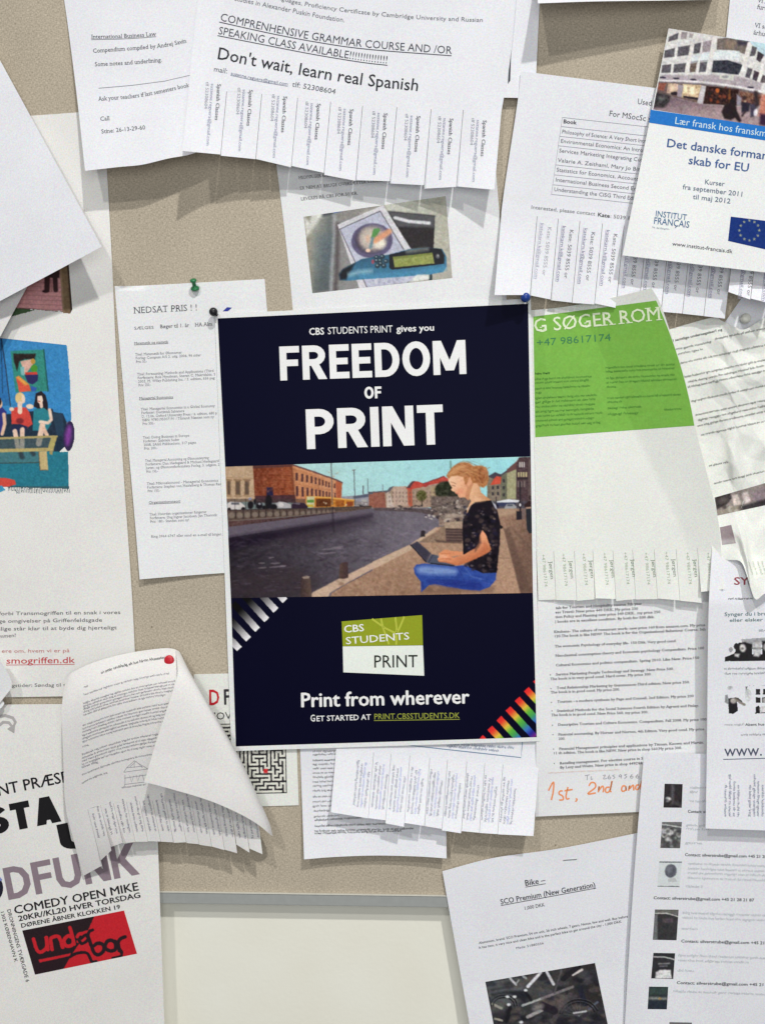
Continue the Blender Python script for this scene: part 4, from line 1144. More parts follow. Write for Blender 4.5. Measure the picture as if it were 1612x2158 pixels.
# the folded-over corner: one paper with the sheet, joined to it along the fold
def hf(u, v):
    uu = np.clip(u, 0, 1)
    edge = hw_(np.ones_like(uu), np.clip(v, 0, 1) * .98)
    return edge + 1.5 + (2 + 46 * np.clip(v, 0, 1)) * np.sqrt(np.clip(1 - uu, 0, 1)) * (1 - .35 * (1 - uu))
FL = Patch((371, 1370), (380, 1375), (575, 1763), (305, 1648), hf,
           right=[(404, 1422), (452, 1504), (502, 1591), (535.5, 1661.5), (567, 1732)],
           bottom=[(351, 1660), (435, 1685), (495, 1710), (540, 1735)],
           left=[(375, 1417), (368, 1447), (348, 1507), (328, 1568)])
S.mesh('curled_notice', GREY, None, 'curling typed notice with a folded over corner, hanging from a red tack', 'notice', nu=60, nv=50, vmax=vt)
FL.mesh('folded_corner', GREY, S, label='white blank back of the sheet folded over to the front', nu=40, nv=60)
def cl(y, x0, x1, sag):
    """curved text baseline in H6 pixels: y at the left, rising to the right"""
    return [(x0 + (x1 - x0) * t, y - sag * (t * 1.5 - .5 * t * t)) for t in (0, .25, .5, .75, 1)]
greek(S, 'heading', 'H6', [(340, 210), (450, 172), (600, 135), (742, 112)], 17, (70, 68, 74), 1, dens=1.5)
greek(S, 'body_text', 'H6', [(232, 298), (258, 292)], 13, (110, 108, 114), 1)
for y, x0, x1, sg in ((345, 232, 768, 135), (400, 228, 805, 142), (418, 228, 800, 140), (436, 228, 795, 138), (454, 228, 790, 136), (474, 228, 745, 130),
                      (540, 224, 770, 142), (560, 224, 764, 140), (580, 222, 757, 138), (602, 222, 750, 136), (622, 222, 744, 134), (642, 222, 736, 130), (672, 222, 262, 12),
                      (722, 220, 700, 130), (744, 220, 692, 128), (764, 220, 686, 126), (784, 220, 680, 120), (804, 220, 320, 34), (848, 220, 660, 128), (902, 220, 380, 66)):
    greek(S, 'body_text', 'H6', cl(y, x0, x1, sg), 12, (132, 130, 136), 1, dens=.8)
for a in ([(482, 828), (500, 800), (548, 755), (600, 788), (636, 808)], [(500, 800), (600, 790)], [(490, 845), (490, 905)], [(482, 828), (640, 806)], [(486, 865), (640, 842)], [(548, 755), (548, 800)], [(520, 795), (560, 760), (600, 800)],
          [(490, 905), (480, 925)], [(520, 850), (530, 890), (545, 850)], [(560, 845), (570, 885), (585, 842)], [(600, 842), (608, 880)], [(486, 905), (610, 890)]):
    S.line('house_drawing', 'H6', a, 3, (150, 148, 156))
greek(S, 'house_drawing', 'H6', [(470, 930), (620, 908)], 12, (130, 128, 134), 1)
ed = [0.0, .115, .185] + [.185 + .815 * i / 12 for i in range(1, 13)]
TC = tabs(S, vt, ed, [-3, 8, 4, 1, 0, 0, 0, 0, 0, 1, 1, 2, 2, 6], GREY, twist=[3, 9, 6, 2, 0, 0, 0, 1, 0, 1, 1, 2, 2, 4],
          ext=[(.125, .10), (.07, .035), (.01, .0), (0, 0), (0, 0), (0, 0), (0, 0), (0, 0), (0, 0), (0, .005), (.0, .01), (.01, .015), (-.02, .01), (-.01, .02)], nu=5)
for k in range(1, 14):
    p = TC[k]
    um = (ed[k] + ed[k + 1]) / 2; du = ed[k + 1] - ed[k]
    for j, fx in enumerate((-.24, .2)):
        a = S.map(np.array(um + du * fx), np.array(.80 + .03 * (j == 0) - .05 * np.sin(3 * um))); b = S.map(np.array(um + du * fx), np.array(.945))
        greek(p, 'tab_text', 'P', [tuple(a), tuple(b)], 4.6, (128, 126, 138), 1, dens=.95, seed=k * 3 + j)
    p.finish()
S.finish()

# ---- blank sheets curling in from the left edge
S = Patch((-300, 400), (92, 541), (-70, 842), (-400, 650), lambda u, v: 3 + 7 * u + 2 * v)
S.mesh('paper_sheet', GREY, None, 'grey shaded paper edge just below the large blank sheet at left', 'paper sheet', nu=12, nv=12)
S = Patch((-506, 163), (-98, -55), (215, 520), (-193, 738), lambda u, v: 4 + 22 * np.clip(u, 0, 1) * pw(v, 1.2) + 8 * v + wave(u, v, .6, 1))
S.mesh('blank_sheet', COOL, None, 'large blank white sheet angled in from the left edge, corner lifting', 'paper sheet', nu=30, nv=40)
S = Patch((-90, 1380), (-2, 1388), (24, 1452), (-70, 1520), lambda u, v: 9 + 6 * u, right=[(14, 1412), (25, 1436)], bottom=[(12, 1482), (-20, 1508)])
S.mesh('paper_scrap', WHITE, None, 'small rounded white scrap of paper at the left edge, above the comedy poster', 'paper scrap', nu=14, nv=10)
POSTER_B.finish(); COMEDY.finish(); PEN.finish()

# ================================================================== printed pictures
def canal_photo():
    p = Pic('P', [(475, 983.5), (1118, 962), (1122.5, 1249.5), (487, 1260.5)], 1.15, (166, 220, 222), 21)
    p.fr = 'G1'
    p.poly([(-20, 60), (3000, 60), (3000, 700), (-20, 700)], ('g', (700, 0), (3000, 0), (176, 214, 212), (150, 218, 226)))
    # far end of the canal
    p.poly([(1215, 445), (1340, 440), (1500, 415), (1612, 395), (1612, 570), (1215, 560)], (150, 148, 160), tex=8)
    p.poly([(1340, 445), (1500, 418), (1500, 450), (1345, 470)], (92, 96, 116))
    p.poly([(1500, 400), (1700, 386), (1700, 560), (1500, 560)], (158, 96, 78), tex=10); p.poly([(1495, 400), (1700, 384), (1700, 408), (1500, 424)], (90, 92, 104))
    p.rect(1425, 480, 1480, 560, (170, 165, 160)); p.rect(1395, 505, 1440, 530, (80, 76, 84))
    # cream building
    p.poly([(10, 125), (315, 118), (332, 500), (30, 505)], (192, 160, 128), tex=10)
    for a, b in ((42, 82), (128, 182), (222, 272)):
        p.rect(a, 280, b, 432, (128, 100, 76), soft=1.2, tex=10); p.rect(a + 10, 300, b - 12, 420, (104, 84, 72)); p.line([(a - 12, 272), (b + 8, 276)], 14, (150, 118, 88))
        p.line([(a - 6, 440), (b + 6, 444)], 12, (160, 128, 96))
    p.line([(25, 250), (315, 262)], 10, (176, 142, 108)); p.line([(15, 138), (312, 130)], 9, (150, 130, 112))
    # brick warehouse
    p.poly([(308, 118), (715, 116), (750, 505), (330, 505)], ('g', (310, 300), (740, 300), (128, 62, 40), (168, 86, 52)), tex=16, cell=4)
    p.poly([(308, 112), (715, 112), (720, 140), (310, 158)], (92, 58, 58), a=.8)
    p.line([(340, 360), (740, 340)], 5, (176, 104, 70), a=.5); p.line([(335, 300), (735, 290)], 4, (186, 112, 76), a=.35)
    p.poly([(452, 352), (515, 352), (518, 455), (448, 455)], (42, 40, 78)); p.poly([(330, 440), (748, 428), (752, 510), (332, 512)], (78, 52, 62), a=.9, tex=8)
    p.poly([(712, 116), (1165, 272), (1228, 305), (1218, 485), (850, 520), (752, 505)], ('g', (720, 300), (1220, 380), (204, 132, 88), (206, 142, 100)), tex=11)
    p.poly([(1160, 285), (1226, 305), (1218, 475), (1165, 478)], (186, 98, 64), tex=8)
    p.line([(714, 120), (900, 180), (1160, 272), (1228, 303)], 15, (112, 78, 78)); p.line([(735, 148), (900, 202), (1160, 292)], 6, (226, 164, 120), a=.7)
    p.line([(742, 318), (1160, 392)], 5, (176, 104, 70), a=.6)
    xs = [760, 817, 867, 912, 955, 993, 1028, 1062, 1093, 1150]
    for i, x in enumerate(xs):
        t = i / 9; y = 243 + 95 * t; h = 42 - 17 * t; w = 12 - 5 * t
        p.rect(x - w, y - h, x + w, y + h, (92, 56, 58), soft=.8); p.line([(x - w - 3, y + h + 3), (x + w + 3, y + h + 3)], 5, (222, 166, 124), a=.7)
        y = 392 + 45 * t; h = 52 - 25 * t
        p.rect(x + 4 - w, y - h, x + 4 + w, y + h, (88, 54, 58), soft=.8)
    p.line([(985, 235), (985, 440)], 4, (150, 90, 64))
    for k in range(16):
        t = k / 16; p.line([(322 + 4 * t, 165 + 300 * t), (738, 155 + 285 * t)], 3, (104, 50, 34), .6, .45)
    p.blobs(140, (330, 160, 735, 420), 6, [(190, 112, 74), (96, 44, 30), (150, 78, 50)], .35, 1.0, 2.2)
    p.blobs(90, (760, 180, 1190, 470), 5, [(226, 160, 116), (168, 100, 68)], .3, 1.0, 2.0)
    p.poly([(712, 116), (752, 505), (720, 505), (700, 130)], (110, 56, 40), soft=3, a=.5)
    # cafe awnings
    p.poly([(850, 438), (1130, 452), (1350, 482), (1350, 552), (950, 562), (855, 545)], (204, 128, 46), tex=12)
    p.poly([(958, 470), (1112, 472), (1112, 548), (960, 552)], (104, 56, 30), tex=10); p.rect(1160, 486, 1250, 548, (170, 92, 34), tex=10); p.rect(1270, 500, 1340, 545, (150, 72, 38))
    p.line([(945, 450), (1130, 462), (1350, 484)], 10, (232, 180, 92)); p.rect(862, 446, 942, 548, (198, 192, 150)); p.rect(866, 480, 936, 508, (96, 148, 62)); p.rect(862, 528, 930, 556, (196, 170, 60))
    p.rect(1250, 482, 1266, 552, (226, 150, 50)); p.blobs(14, (960, 500, 1340, 555), 9, [(60, 40, 40), (210, 190, 160), (120, 60, 40)], .8, .8)
    p.rect(1365, 500, 1500, 560, (138, 130, 132), tex=12); p.blobs(7, (1380, 510, 1500, 552), 10, [(60, 60, 64), (200, 195, 190)], .8, .8)
    # vehicles and people on the far quay
    p.rect(35, 470, 850, 585, (70, 58, 60), a=.55, tex=14)
    p.poly([(45, 520), (80, 500), (180, 505), (228, 545), (228, 580), (45, 582)], (204, 196, 192)); p.rect(85, 508, 170, 530, (104, 104, 112))
    p.ell(210, 572, 22, 18, (40, 34, 38)); p.ell(65, 575, 18, 16, (50, 44, 46))
    p.poly([(545, 520), (580, 496), (640, 505), (700, 530), (705, 565), (545, 565)], (176, 172, 176)); p.ell(600, 530, 28, 24, (206, 200, 198))
    p.poly([(705, 530), (740, 505), (840, 515), (875, 548), (870, 570), (705, 572)], (58, 40, 58)); p.poly([(720, 520), (750, 508), (800, 512), (790, 530)], (110, 96, 110))
    for x, y, rx, ry in ((285, 535, 30, 40), (375, 540, 34, 36), (470, 500, 36, 70), (520, 555, 40, 30), (440, 560, 40, 24), (330, 500, 14, 30)):
        p.ell(x, y, rx, ry, (36, 32, 38), soft=1.4)
    p.ell(280, 470, 18, 14, (140, 140, 170)); p.ell(378, 522, 14, 12, (150, 150, 160))
    for x in (125, 235, 340, 440): p.line([(x, 470), (x, 600)], 6, (60, 52, 52), a=.7)
    # quay wall
    p.poly([(40, 585), (700, 572), (1130, 560), (1530, 545), (1530, 602), (1130, 612), (600, 660), (50, 700)], (96, 78, 70), tex=10)
    for i in range(18):
        t = i / 17; x = 90 + 1050 * (1 - (1 - t) ** 1.35); r = 34 - 20 * t
        p.ell(x, 640 - 42 * t, r, r * .95, (136, 120, 108), soft=1.6, a=.85); p.line([(x + r * 1.2, 590 - 20 * t), (x + r * 1.2, 670 - 50 * t)], 9 - 4 * t, (62, 48, 48))
    p.line([(55, 694), (600, 655), (1130, 606), (1525, 596)], 8, (124, 98, 86), a=.7); p.line([(45, 586), (700, 572), (1130, 560), (1525, 546)], 7, (60, 50, 52))
    p.poly([(50, 700), (600, 662), (1130, 612), (1530, 598), (1530, 640), (1130, 706), (560, 800), (60, 880)], ('g', (500, 640), (540, 820), (98, 70, 68), (58, 42, 50)), tex=11)
    # water
    p.poly([(55, 760), (1600, 560), (2100, 560), (2560, 690), (2560, 900), (1640, 1500), (60, 1560)], (104, 94, 108))
    p.poly([(55, 872), (560, 792), (1130, 700), (1530, 632), (1720, 560), (2100, 560), (2560, 700), (2500, 760), (1612, 1120), (900, 1480), (60, 1560)], ('g', (150, 1100), (1900, 760), (50, 44, 52), (116, 108, 120)), tex=6, cell=5)
    p.poly([(55, 872), (560, 792), (1130, 702), (1530, 636), (1530, 650), (1130, 752), (560, 880), (60, 1010)], (38, 28, 46), soft=7, a=.88)
    p.poly([(60, 1250), (700, 1150), (1000, 1300), (900, 1480), (60, 1500)], (66, 54, 60), soft=14, a=.7)
    p.blobs(300, (70, 860, 1700, 1440), 7, [(48, 38, 54), (92, 80, 98), (78, 66, 80)], .3, 2, 7)
    p.blobs(150, (900, 760, 2300, 1080), 5, [(108, 94, 116), (158, 142, 170)], .25, 2, 7)
    p.poly([(560, 800), (1130, 706), (1530, 640), (1560, 720), (1200, 830), (640, 960)], (58, 46, 60), soft=9, a=.45)
    for k in range(70):
        x = p.rng.uniform(100, 1900); y = p.rng.uniform(930, 1420); w = p.rng.uniform(14, 60)
        p.line([(x, y), (x + w, y - w * .12)], p.rng.uniform(3, 6), [(112, 100, 112), (40, 32, 44), (132, 122, 136)][k % 3], 1.0, .38)
    for x, y, w in ((1130, 985, 110), (1080, 1030, 80), (1180, 968, 60), (540, 1135, 46), (560, 1170, 85), (405, 1180, 40), (400, 1132, 30), (620, 1160, 30), (500, 1075, 26)):
        p.ell(x, y, w, 6, (146, 132, 142), -4, 1.4, .7)
    # masts
    for a, b, w in (((1115, 100), (1126, 530), 9), ((1348, 172), (1360, 535), 8), ((1488, 262), (1496, 420), 6), ((1443, 340), (1443, 418), 12)):
        p.line([a, b], w, (96, 92, 98), .7)
    p.line([(1330, 176), (1362, 172)], 7, (110, 104, 108)); p.line([(1126, 560), (1140, 800)], 20, (48, 38, 50), 2, .5)
    # ---------------- right half
    p.fr = 'G2'
    p.poly([(-20, 395), (110, 388), (115, 545), (-20, 548)], (154, 94, 78), tex=10)
    p.poly([(100, 400), (150, 345), (310, 328), (340, 360), (480, 330), (640, 300), (660, 540), (110, 548)], (168, 140, 120), tex=10)
    p.poly([(180, 335), (300, 330), (330, 420), (330, 520), (180, 540)], (188, 160, 142), tex=10); p.poly([(325, 345), (370, 345), (375, 530), (330, 530)], (186, 92, 68)); p.poly([(116, 402), (150, 380), (190, 540), (118, 545)], (196, 176, 164), tex=8)
    p.poly([(95, 405), (150, 340), (190, 330), (150, 380)], (96, 98, 108)); p.poly([(560, 330), (630, 322), (640, 520), (560, 525)], (172, 148, 114), tex=8)
    p.poly([(310, 350), (372, 282), (420, 282), (480, 300), (520, 292), (600, 258), (690, 228), (740, 262), (720, 310), (620, 302), (480, 335), (340, 368)], (200, 74, 62), tex=10)
    p.poly([(310, 350), (372, 280), (400, 278), (350, 345)], (92, 66, 72)); p.line([(480, 304), (600, 262), (690, 232)], 7, (106, 60, 66)); p.poly([(510, 292), (560, 300), (510, 340), (480, 336)], (176, 62, 60))
    for x in range(140, 600, 34):
        for y in (385, 425, 470): p.rect(x, y, x + 12, y + 20, (112, 92, 86), soft=.8, a=.6)
    p.ell(700, 375, 102, 96, (58, 62, 46), soft=2, tex=22, cell=5); p.ell(800, 430, 80, 60, (52, 52, 44), soft=2, tex=14); p.ell(465, 425, 52, 54, (96, 94, 52), soft=2, tex=20); p.line([(468, 450), (470, 530)], 9, (70, 60, 46))
    p.rect(560, 430, 980, 620, (112, 96, 90), soft=2, tex=16); p.blobs(40, (600, 470, 950, 640), 13, [(60, 52, 54), (176, 158, 146), (134, 112, 100), (200, 190, 180)], .8, .9)
    p.line([(755, 80), (757, 150)], 16, (120, 160, 150)); p.line([(78, 318), (78, 385)], 8, (130, 140, 146))
    p.poly([(-10, 545), (300, 548), (520, 560), (640, 590), (720, 640), (690, 720), (660, 690), (590, 625), (420, 588), (-10, 572)], (92, 78, 80), soft=1.4, tex=10)
    p.blobs(26, (150, 520, 640, 570), 8, [(60, 50, 54), (168, 150, 142)], .7, .8, 2); p.blobs(16, (480, 570, 700, 660), 11, [(196, 184, 176), (64, 52, 56)], .8, .8, 1.6)
    p.poly([(640, 640), (880, 610), (880, 700), (640, 730)], (150, 126, 114), tex=16); p.ell(820, 640, 34, 26, (70, 56, 60)); p.ell(730, 650, 40, 20, (180, 160, 146))
    p.poly([(600, 540), (900, 520), (900, 640), (650, 660)], (120, 104, 98), soft=2, a=.8, tex=20)
    p.blobs(40, (610, 520, 900, 690), 13, [(58, 50, 54), (186, 170, 158), (130, 108, 98), (84, 72, 72)], .8, .9, 1.6)
    p.poly([(690, 600), (880, 610), (880, 640), (700, 650)], (176, 156, 140), soft=2, a=.8)
    # right-hand street
    p.poly([(1120, 235), (1260, 212), (1420, 95), (1600, 30), (1600, 560), (1120, 520)], (128, 116, 98), tex=12)
    p.poly([(1120, 235), (1200, 190), (1260, 212), (1330, 160), (1330, 220), (1200, 260)], (78, 72, 84)); p.poly([(1150, 320), (1190, 255), (1215, 228), (1262, 240), (1252, 312)], (218, 82, 60), tex=8)
    p.poly([(1150, 318), (1252, 308), (1255, 470), (1150, 476)], (136, 122, 106), tex=8); p.poly([(1262, 225), (1318, 190), (1318, 455), (1262, 462)], (112, 112, 92), tex=8)
    p.poly([(1318, 190), (1412, 150), (1410, 455), (1318, 455)], (164, 160, 122), tex=9); p.poly([(1318, 160), (1410, 85), (1442, 40), (1442, 110), (1412, 160), (1318, 200)], (112, 78, 76))
    p.poly([(1410, 110), (1440, 40), (1600, 32), (1600, 520), (1410, 500)], (86, 66, 70), tex=10)
    for x in (1440, 1460, 1481): p.rect(x, 88, x + 13, 142, (196, 188, 184), soft=.6)
    for x in (1424, 1450, 1476, 1502): p.rect(x, 190, x + 17, 238, (190, 176, 130), soft=.6)
    for x in (1424, 1452, 1482): p.rect(x, 280, x + 16, 340, (130, 112, 108), soft=.7)
    p.poly([(1420, 246), (1530, 242), (1530, 262), (1420, 264)], (60, 48, 54)); p.rect(1530, 60, 1600, 500, (120, 104, 96), a=.5)
    for x, y in ((1165, 330), (1215, 325), (1165, 390), (1218, 388), (1275, 260), (1275, 330), (1275, 400)): p.rect(x, y, x + 22, y + 32, (66, 62, 66), soft=.7)
    p.rect(1120, 480, 1600, 560, (84, 78, 88), soft=2, tex=14); p.poly([(1212, 482), (1330, 458), (1442, 470), (1430, 492), (1220, 494)], (214, 216, 222)); p.poly([(1215, 494), (1400, 492), (1400, 532), (1215, 530)], (62, 68, 98))
    p.poly([(1290, 548), (1315, 508), (1380, 506), (1412, 535), (1410, 560), (1290, 562)], (156, 156, 160)); p.rect(1320, 512, 1376, 530, (90, 94, 104)); p.line([(1210, 440), (1212, 540)], 10, (60, 56, 62))
    # promenade
    p.poly([(1215, 555), (1600, 555), (1600, 1440), (1400, 1440), (1215, 720)], ('g', (1240, 800), (1560, 900), (160, 124, 102), (124, 94, 80)), tex=9)
    p.poly([(1225, 560), (1410, 560), (1405, 610), (1225, 640)], (184, 152, 124), soft=3, a=.8)
    p.poly([(1290, 760), (1340, 740), (1560, 1380), (1440, 1395)], (104, 78, 68), soft=3, a=.65, tex=6); p.line([(1360, 740), (1590, 1000)], 14, (110, 84, 74), 3, .6)
    p.line([(1448, 290), (1450, 640)], 16, (54, 48, 54)); p.rect(1412, 580, 1466, 664, (46, 42, 50)); p.ell(1446, 520, 20, 26, (60, 50, 56)); p.ell(1448, 516, 10, 16, (220, 216, 220)); p.rect(1466, 560, 1500, 660, (110, 100, 104), a=.6)
    p.poly([(1505, 560), (1570, 535), (1575, 800), (1540, 800), (1515, 760)], (48, 50, 58)); p.poly([(1490, 515), (1530, 480), (1570, 480), (1570, 550), (1500, 545)], (58, 40, 40)); p.ell(1550, 445, 18, 24, (70, 56, 56)); p.poly([(1505, 540), (1560, 535), (1560, 552), (1510, 556)], (190, 150, 130))
    # stone ledge and ground
    p.poly([(620, 745), (880, 680), (900, 960), (430, 880)], (148, 120, 100), tex=9); p.poly([(690, 690), (880, 680), (880, 748), (700, 752)], (176, 150, 128), tex=8)
    p.poly([(706, 752), (872, 756), (872, 888), (710, 884)], (88, 68, 66)); 
    for y in (775, 800, 830, 858): p.line([(715, y), (870, y + 4)], 8, (124, 98, 90))
    p.poly([(600, 865), (720, 880), (870, 892), (870, 900), (620, 888)], (96, 74, 68), soft=2)
    p.poly([(-20, 1085), (350, 915), (610, 742), (660, 738), (640, 770), (430, 890), (880, 905), (900, 1420), (-20, 1440)], ('g', (300, 950), (300, 1400), (176, 138, 112), (160, 122, 98)), tex=10, cell=4)
    p.poly([(-20, 1085), (350, 915), (610, 742), (640, 755), (440, 885), (360, 965), (-20, 1165)], (198, 168, 142), soft=1.6, tex=6)
    p.poly([(870, 880), (1240, 740), (1290, 765), (1460, 1420), (860, 1420)], ('g', (1200, 800), (1300, 1380), (176, 140, 114), (182, 142, 116)), tex=8); p.line([(1290, 765), (1455, 1400)], 9, (120, 92, 80), 1.5)
    p.line([(1245, 1045), (1350, 1050)], 5, (130, 100, 84)); p.poly([(500, 1330), (1200, 1330), (1180, 1400), (460, 1400)], (120, 90, 76), soft=4, a=.55)
    p.blobs(110, (0, 1130, 620, 1400), 12, [(138, 104, 84), (186, 150, 122), (150, 112, 88)], .3, 2, 2)
    p.poly([(455, 835), (462, 778), (480, 770), (502, 778), (500, 835)], (58, 48, 54))
    p.fr = 'G1'
    p.poly([(900, 1480), (920, 1435), (1200, 1290), (1620, 1085), (1620, 1150), (1290, 1330), (1100, 1440), (1080, 1500)], (200, 168, 144), soft=1.4, tex=6)
    p.poly([(1090, 1500), (1120, 1440), (1300, 1335), (1620, 1165), (1640, 1500)], (164, 126, 102), tex=12, cell=4); p.blobs(60, (1150, 1300, 1620, 1450), 12, [(138, 104, 84), (186, 150, 122)], .3, 2, 2)
    p.poly([(1195, 1290), (1200, 1150), (1225, 1125), (1285, 1118), (1290, 1282), (1240, 1295)], ('g', (1195, 1200), (1295, 1200), (98, 74, 66), (72, 52, 56)), tex=5)
    p.poly([(795, 1490), (800, 1310), (815, 1272), (870, 1262), (900, 1290), (916, 1490)], ('g', (795, 1400), (916, 1400), (70, 54, 56), (106, 84, 74)), tex=5); p.poly([(812, 1275), (860, 1262), (895, 1272), (880, 1290), (830, 1292)], (150, 130, 120))
    # ---------------- the woman with her laptop
    p.fr = 'G2'
    p.poly([(880, 250), (1000, 240), (1050, 340), (1000, 430), (930, 470), (890, 440)], (206, 140, 100), soft=1.5)
    p.poly([(385, 1150), (415, 1112), (500, 1102), (650, 1118), (800, 1128), (900, 1118), (980, 1150), (1100, 1190), (1215, 1185), (1205, 1265), (1150, 1335), (1050, 1372), (900, 1362), (740, 1335), (600, 1308), (540, 1318), (500, 1355), (460, 1390), (458, 1285), (430, 1250), (398, 1205)], (46, 76, 164), tex=7)
    p.poly([(410, 1150), (480, 1125), (760, 1145), (830, 1170), (800, 1215), (560, 1215), (440, 1200)], (122, 150, 208), soft=5, a=.95); p.poly([(520, 1275), (800, 1275), (1120, 1290), (1040, 1365), (760, 1335), (560, 1305)], (34, 50, 140), soft=5, a=.8)
    p.line([(820, 1135), (870, 1230), (900, 1285), (560, 1262)], 8, (36, 54, 140), 1.8, .8); p.line([(900, 1140), (960, 1230), (1060, 1260)], 6, (104, 128, 196), 2, .7); p.line([(470, 1290), (480, 1360)], 10, (40, 52, 130), 2); p.blobs(24, (860, 1160, 1180, 1330), 14, [(60, 92, 184), (38, 58, 148)], .4, 3, 1.8)
    p.poly([(355, 915), (425, 880), (560, 1000), (512, 1088)], (78, 72, 88), tex=4); p.poly([(372, 918), (424, 892), (540, 1000), (505, 1060)], (66, 62, 78)); p.line([(355, 917), (512, 1088)], 10, (36, 34, 46)); p.poly([(510, 1090), (562, 1008), (632, 1022), (648, 1082), (800, 1112), (800, 1132), (560, 1108)], (84, 88, 108)); p.line([(540, 1085), (580, 1018)], 8, (58, 58, 76)); p.line([(560, 1100), (790, 1128)], 10, (40, 42, 60))
    p.poly([(640, 1000), (700, 962), (760, 975), (880, 985), (880, 1015), (760, 1035), (650, 1055)], (226, 142, 98)); p.line([(660, 1005), (760, 1000)], 6, (196, 108, 72), 1.2, .7)
    p.poly([(900, 612), (935, 540), (970, 500), (1010, 510), (960, 620), (905, 660)], (186, 172, 160), soft=1.5)
    p.poly([(995, 495), (1080, 480), (1155, 474), (1205, 520), (1228, 600), (1250, 700), (1246, 900), (1215, 1195), (1080, 1200), (940, 1140), (882, 1010), (872, 800), (878, 660), (930, 580), (960, 520)], (34, 27, 38), soft=1.0)
    p.blobs(110, (895, 520, 1225, 1170), 17, [(62, 50, 54), (18, 14, 24), (88, 72, 68), (40, 34, 62)], .75, 1.6, 1.3); p.blobs(30, (900, 540, 1200, 1150), 8, [(140, 118, 104), (112, 104, 110)], .7, 1.2, 1.4)
    p.poly([(1165, 480), (1205, 515), (1222, 560), (1200, 550)], (186, 186, 196)); p.poly([(1235, 700), (1280, 740), (1260, 760), (1240, 745)], (40, 34, 40))
    p.poly([(940, 440), (955, 385), (985, 300), (1030, 305), (1062, 395), (1160, 470), (1080, 486), (985, 498), (940, 540), (930, 585), (915, 600), (935, 520), (958, 480)], ('g', (930, 430), (1120, 470), (238, 184, 142), (206, 144, 98)))
    p.poly([(1075, 765), (1110, 820), (1132, 880), (1160, 960), (1140, 990), (1080, 1020), (960, 1075), (850, 1118), (800, 1118), (700, 1092), (640, 1088), (624, 1055), (650, 1030), (700, 1010), (790, 1045), (900, 1005), (1000, 950), (1036, 890), (1045, 820)], ('g', (1000, 880), (1060, 1020), (240, 160, 116), (206, 116, 72)))
    p.line([(640, 1062), (700, 1052), (760, 1060)], 7, (198, 108, 70), 1.2, .8); p.line([(632, 1082), (700, 1084), (800, 1112)], 6, (190, 98, 64), 1.2, .8); p.ell(680, 1030, 40, 16, (246, 176, 134), 10, 2, .8)
    p.poly([(725, 232), (760, 218), (830, 200), (930, 215), (975, 280), (940, 330), (918, 400), (895, 438), (852, 446), (832, 436), (826, 412), (800, 398), (796, 386), (770, 378), (758, 366), (772, 348), (752, 318), (738, 290)], ('g', (740, 270), (930, 350), (246, 196, 158), (230, 160, 118)))
    p.line([(755, 288), (790, 296), (806, 308)], 6, (150, 96, 70), 1.2, .7); p.line([(772, 322), (800, 330)], 6, (110, 66, 56), 1.0, .85); p.line([(808, 398), (832, 402)], 7, (196, 98, 84), 1.2, .8); p.ell(850, 380, 34, 26, (238, 146, 110), 0, 4, .7); p.line([(905, 300), (930, 340), (915, 400)], 8, (190, 120, 84), 2, .6)
    p.poly([(712, 228), (735, 185), (770, 140), (820, 104), (880, 88), (940, 98), (985, 128), (1060, 122), (1110, 140), (1132, 190), (1136, 260), (1120, 320), (1085, 345), (1040, 330), (1015, 300), (975, 300), (950, 240), (930, 285), (905, 320), (895, 280), (880, 240), (820, 222), (762, 232), (740, 260)], (186, 118, 70), soft=1.4, tex=16, cell=4)
    p.poly([(730, 215), (780, 150), (870, 110), (930, 120), (880, 160), (800, 200), (755, 225)], (216, 154, 100), soft=3, a=.8); p.ell(1065, 220, 52, 76, (156, 88, 50), 10, 3, .7, 14); p.ell(1085, 180, 26, 30, (206, 132, 82), 0, 3, .7)
    for a in ([(740, 210), (820, 150), (900, 130)], [(780, 205), (870, 165), (950, 170)], [(960, 190), (1000, 170), (1040, 150)], [(1030, 260), (1060, 300), (1090, 330)], [(1100, 150), (1115, 220), (1105, 290)]): p.line(a, 5, (226, 168, 116), 1.2, .6)
    for a in ([(960, 200), (1000, 230), (1015, 290)], [(840, 180), (900, 190), (940, 230)], [(1050, 170), (1040, 240), (1070, 300)]): p.line(a, 6, (120, 66, 40), 1.4, .6)
    for k in range(26):
        x0 = p.rng.uniform(730, 900); a0 = p.rng.uniform(100, 220)
        p.line([tuple(q) for q in curve_pts([(x0, a0 + 10), (x0 + 80, a0 - 25), (x0 + 190, a0 + 20)], 10)], 3, [(232, 178, 124), (140, 80, 46), (200, 134, 82)][k % 3], .8, .4)
    for k in range(24):
        t = p.rng.uniform(0, 6.28); r = p.rng.uniform(20, 62)
        p.line([(1065 + r * math.cos(t), 215 + 1.3 * r * math.sin(t)), (1065 + r * math.cos(t + .9), 215 + 1.3 * r * math.sin(t + .9))], 3, [(226, 160, 104), (112, 62, 36)][k % 2], .8, .5)
    for k in range(40):
        x = p.rng.uniform(420, 1180); y = p.rng.uniform(1140, 1330)
        p.line([(x, y), (x + p.rng.uniform(20, 70), y + p.rng.uniform(-8, 14))], 3, [(120, 146, 206), (30, 48, 130)][k % 2], 1.0, .3)
    p.poly([(1000, 870), (1045, 800), (1060, 900), (1000, 985)], (30, 24, 34), soft=3, a=.6); p.poly([(1090, 880), (1140, 950), (1100, 1000), (960, 1068), (1060, 980)], (190, 100, 64), soft=4, a=.5)
    p.line([(1000, 495), (1075, 482), (1150, 476)], 6, (20, 16, 22), 1.0); p.poly([(1000, 440), (1090, 470), (1000, 490)], (250, 206, 168), soft=5, a=.5)
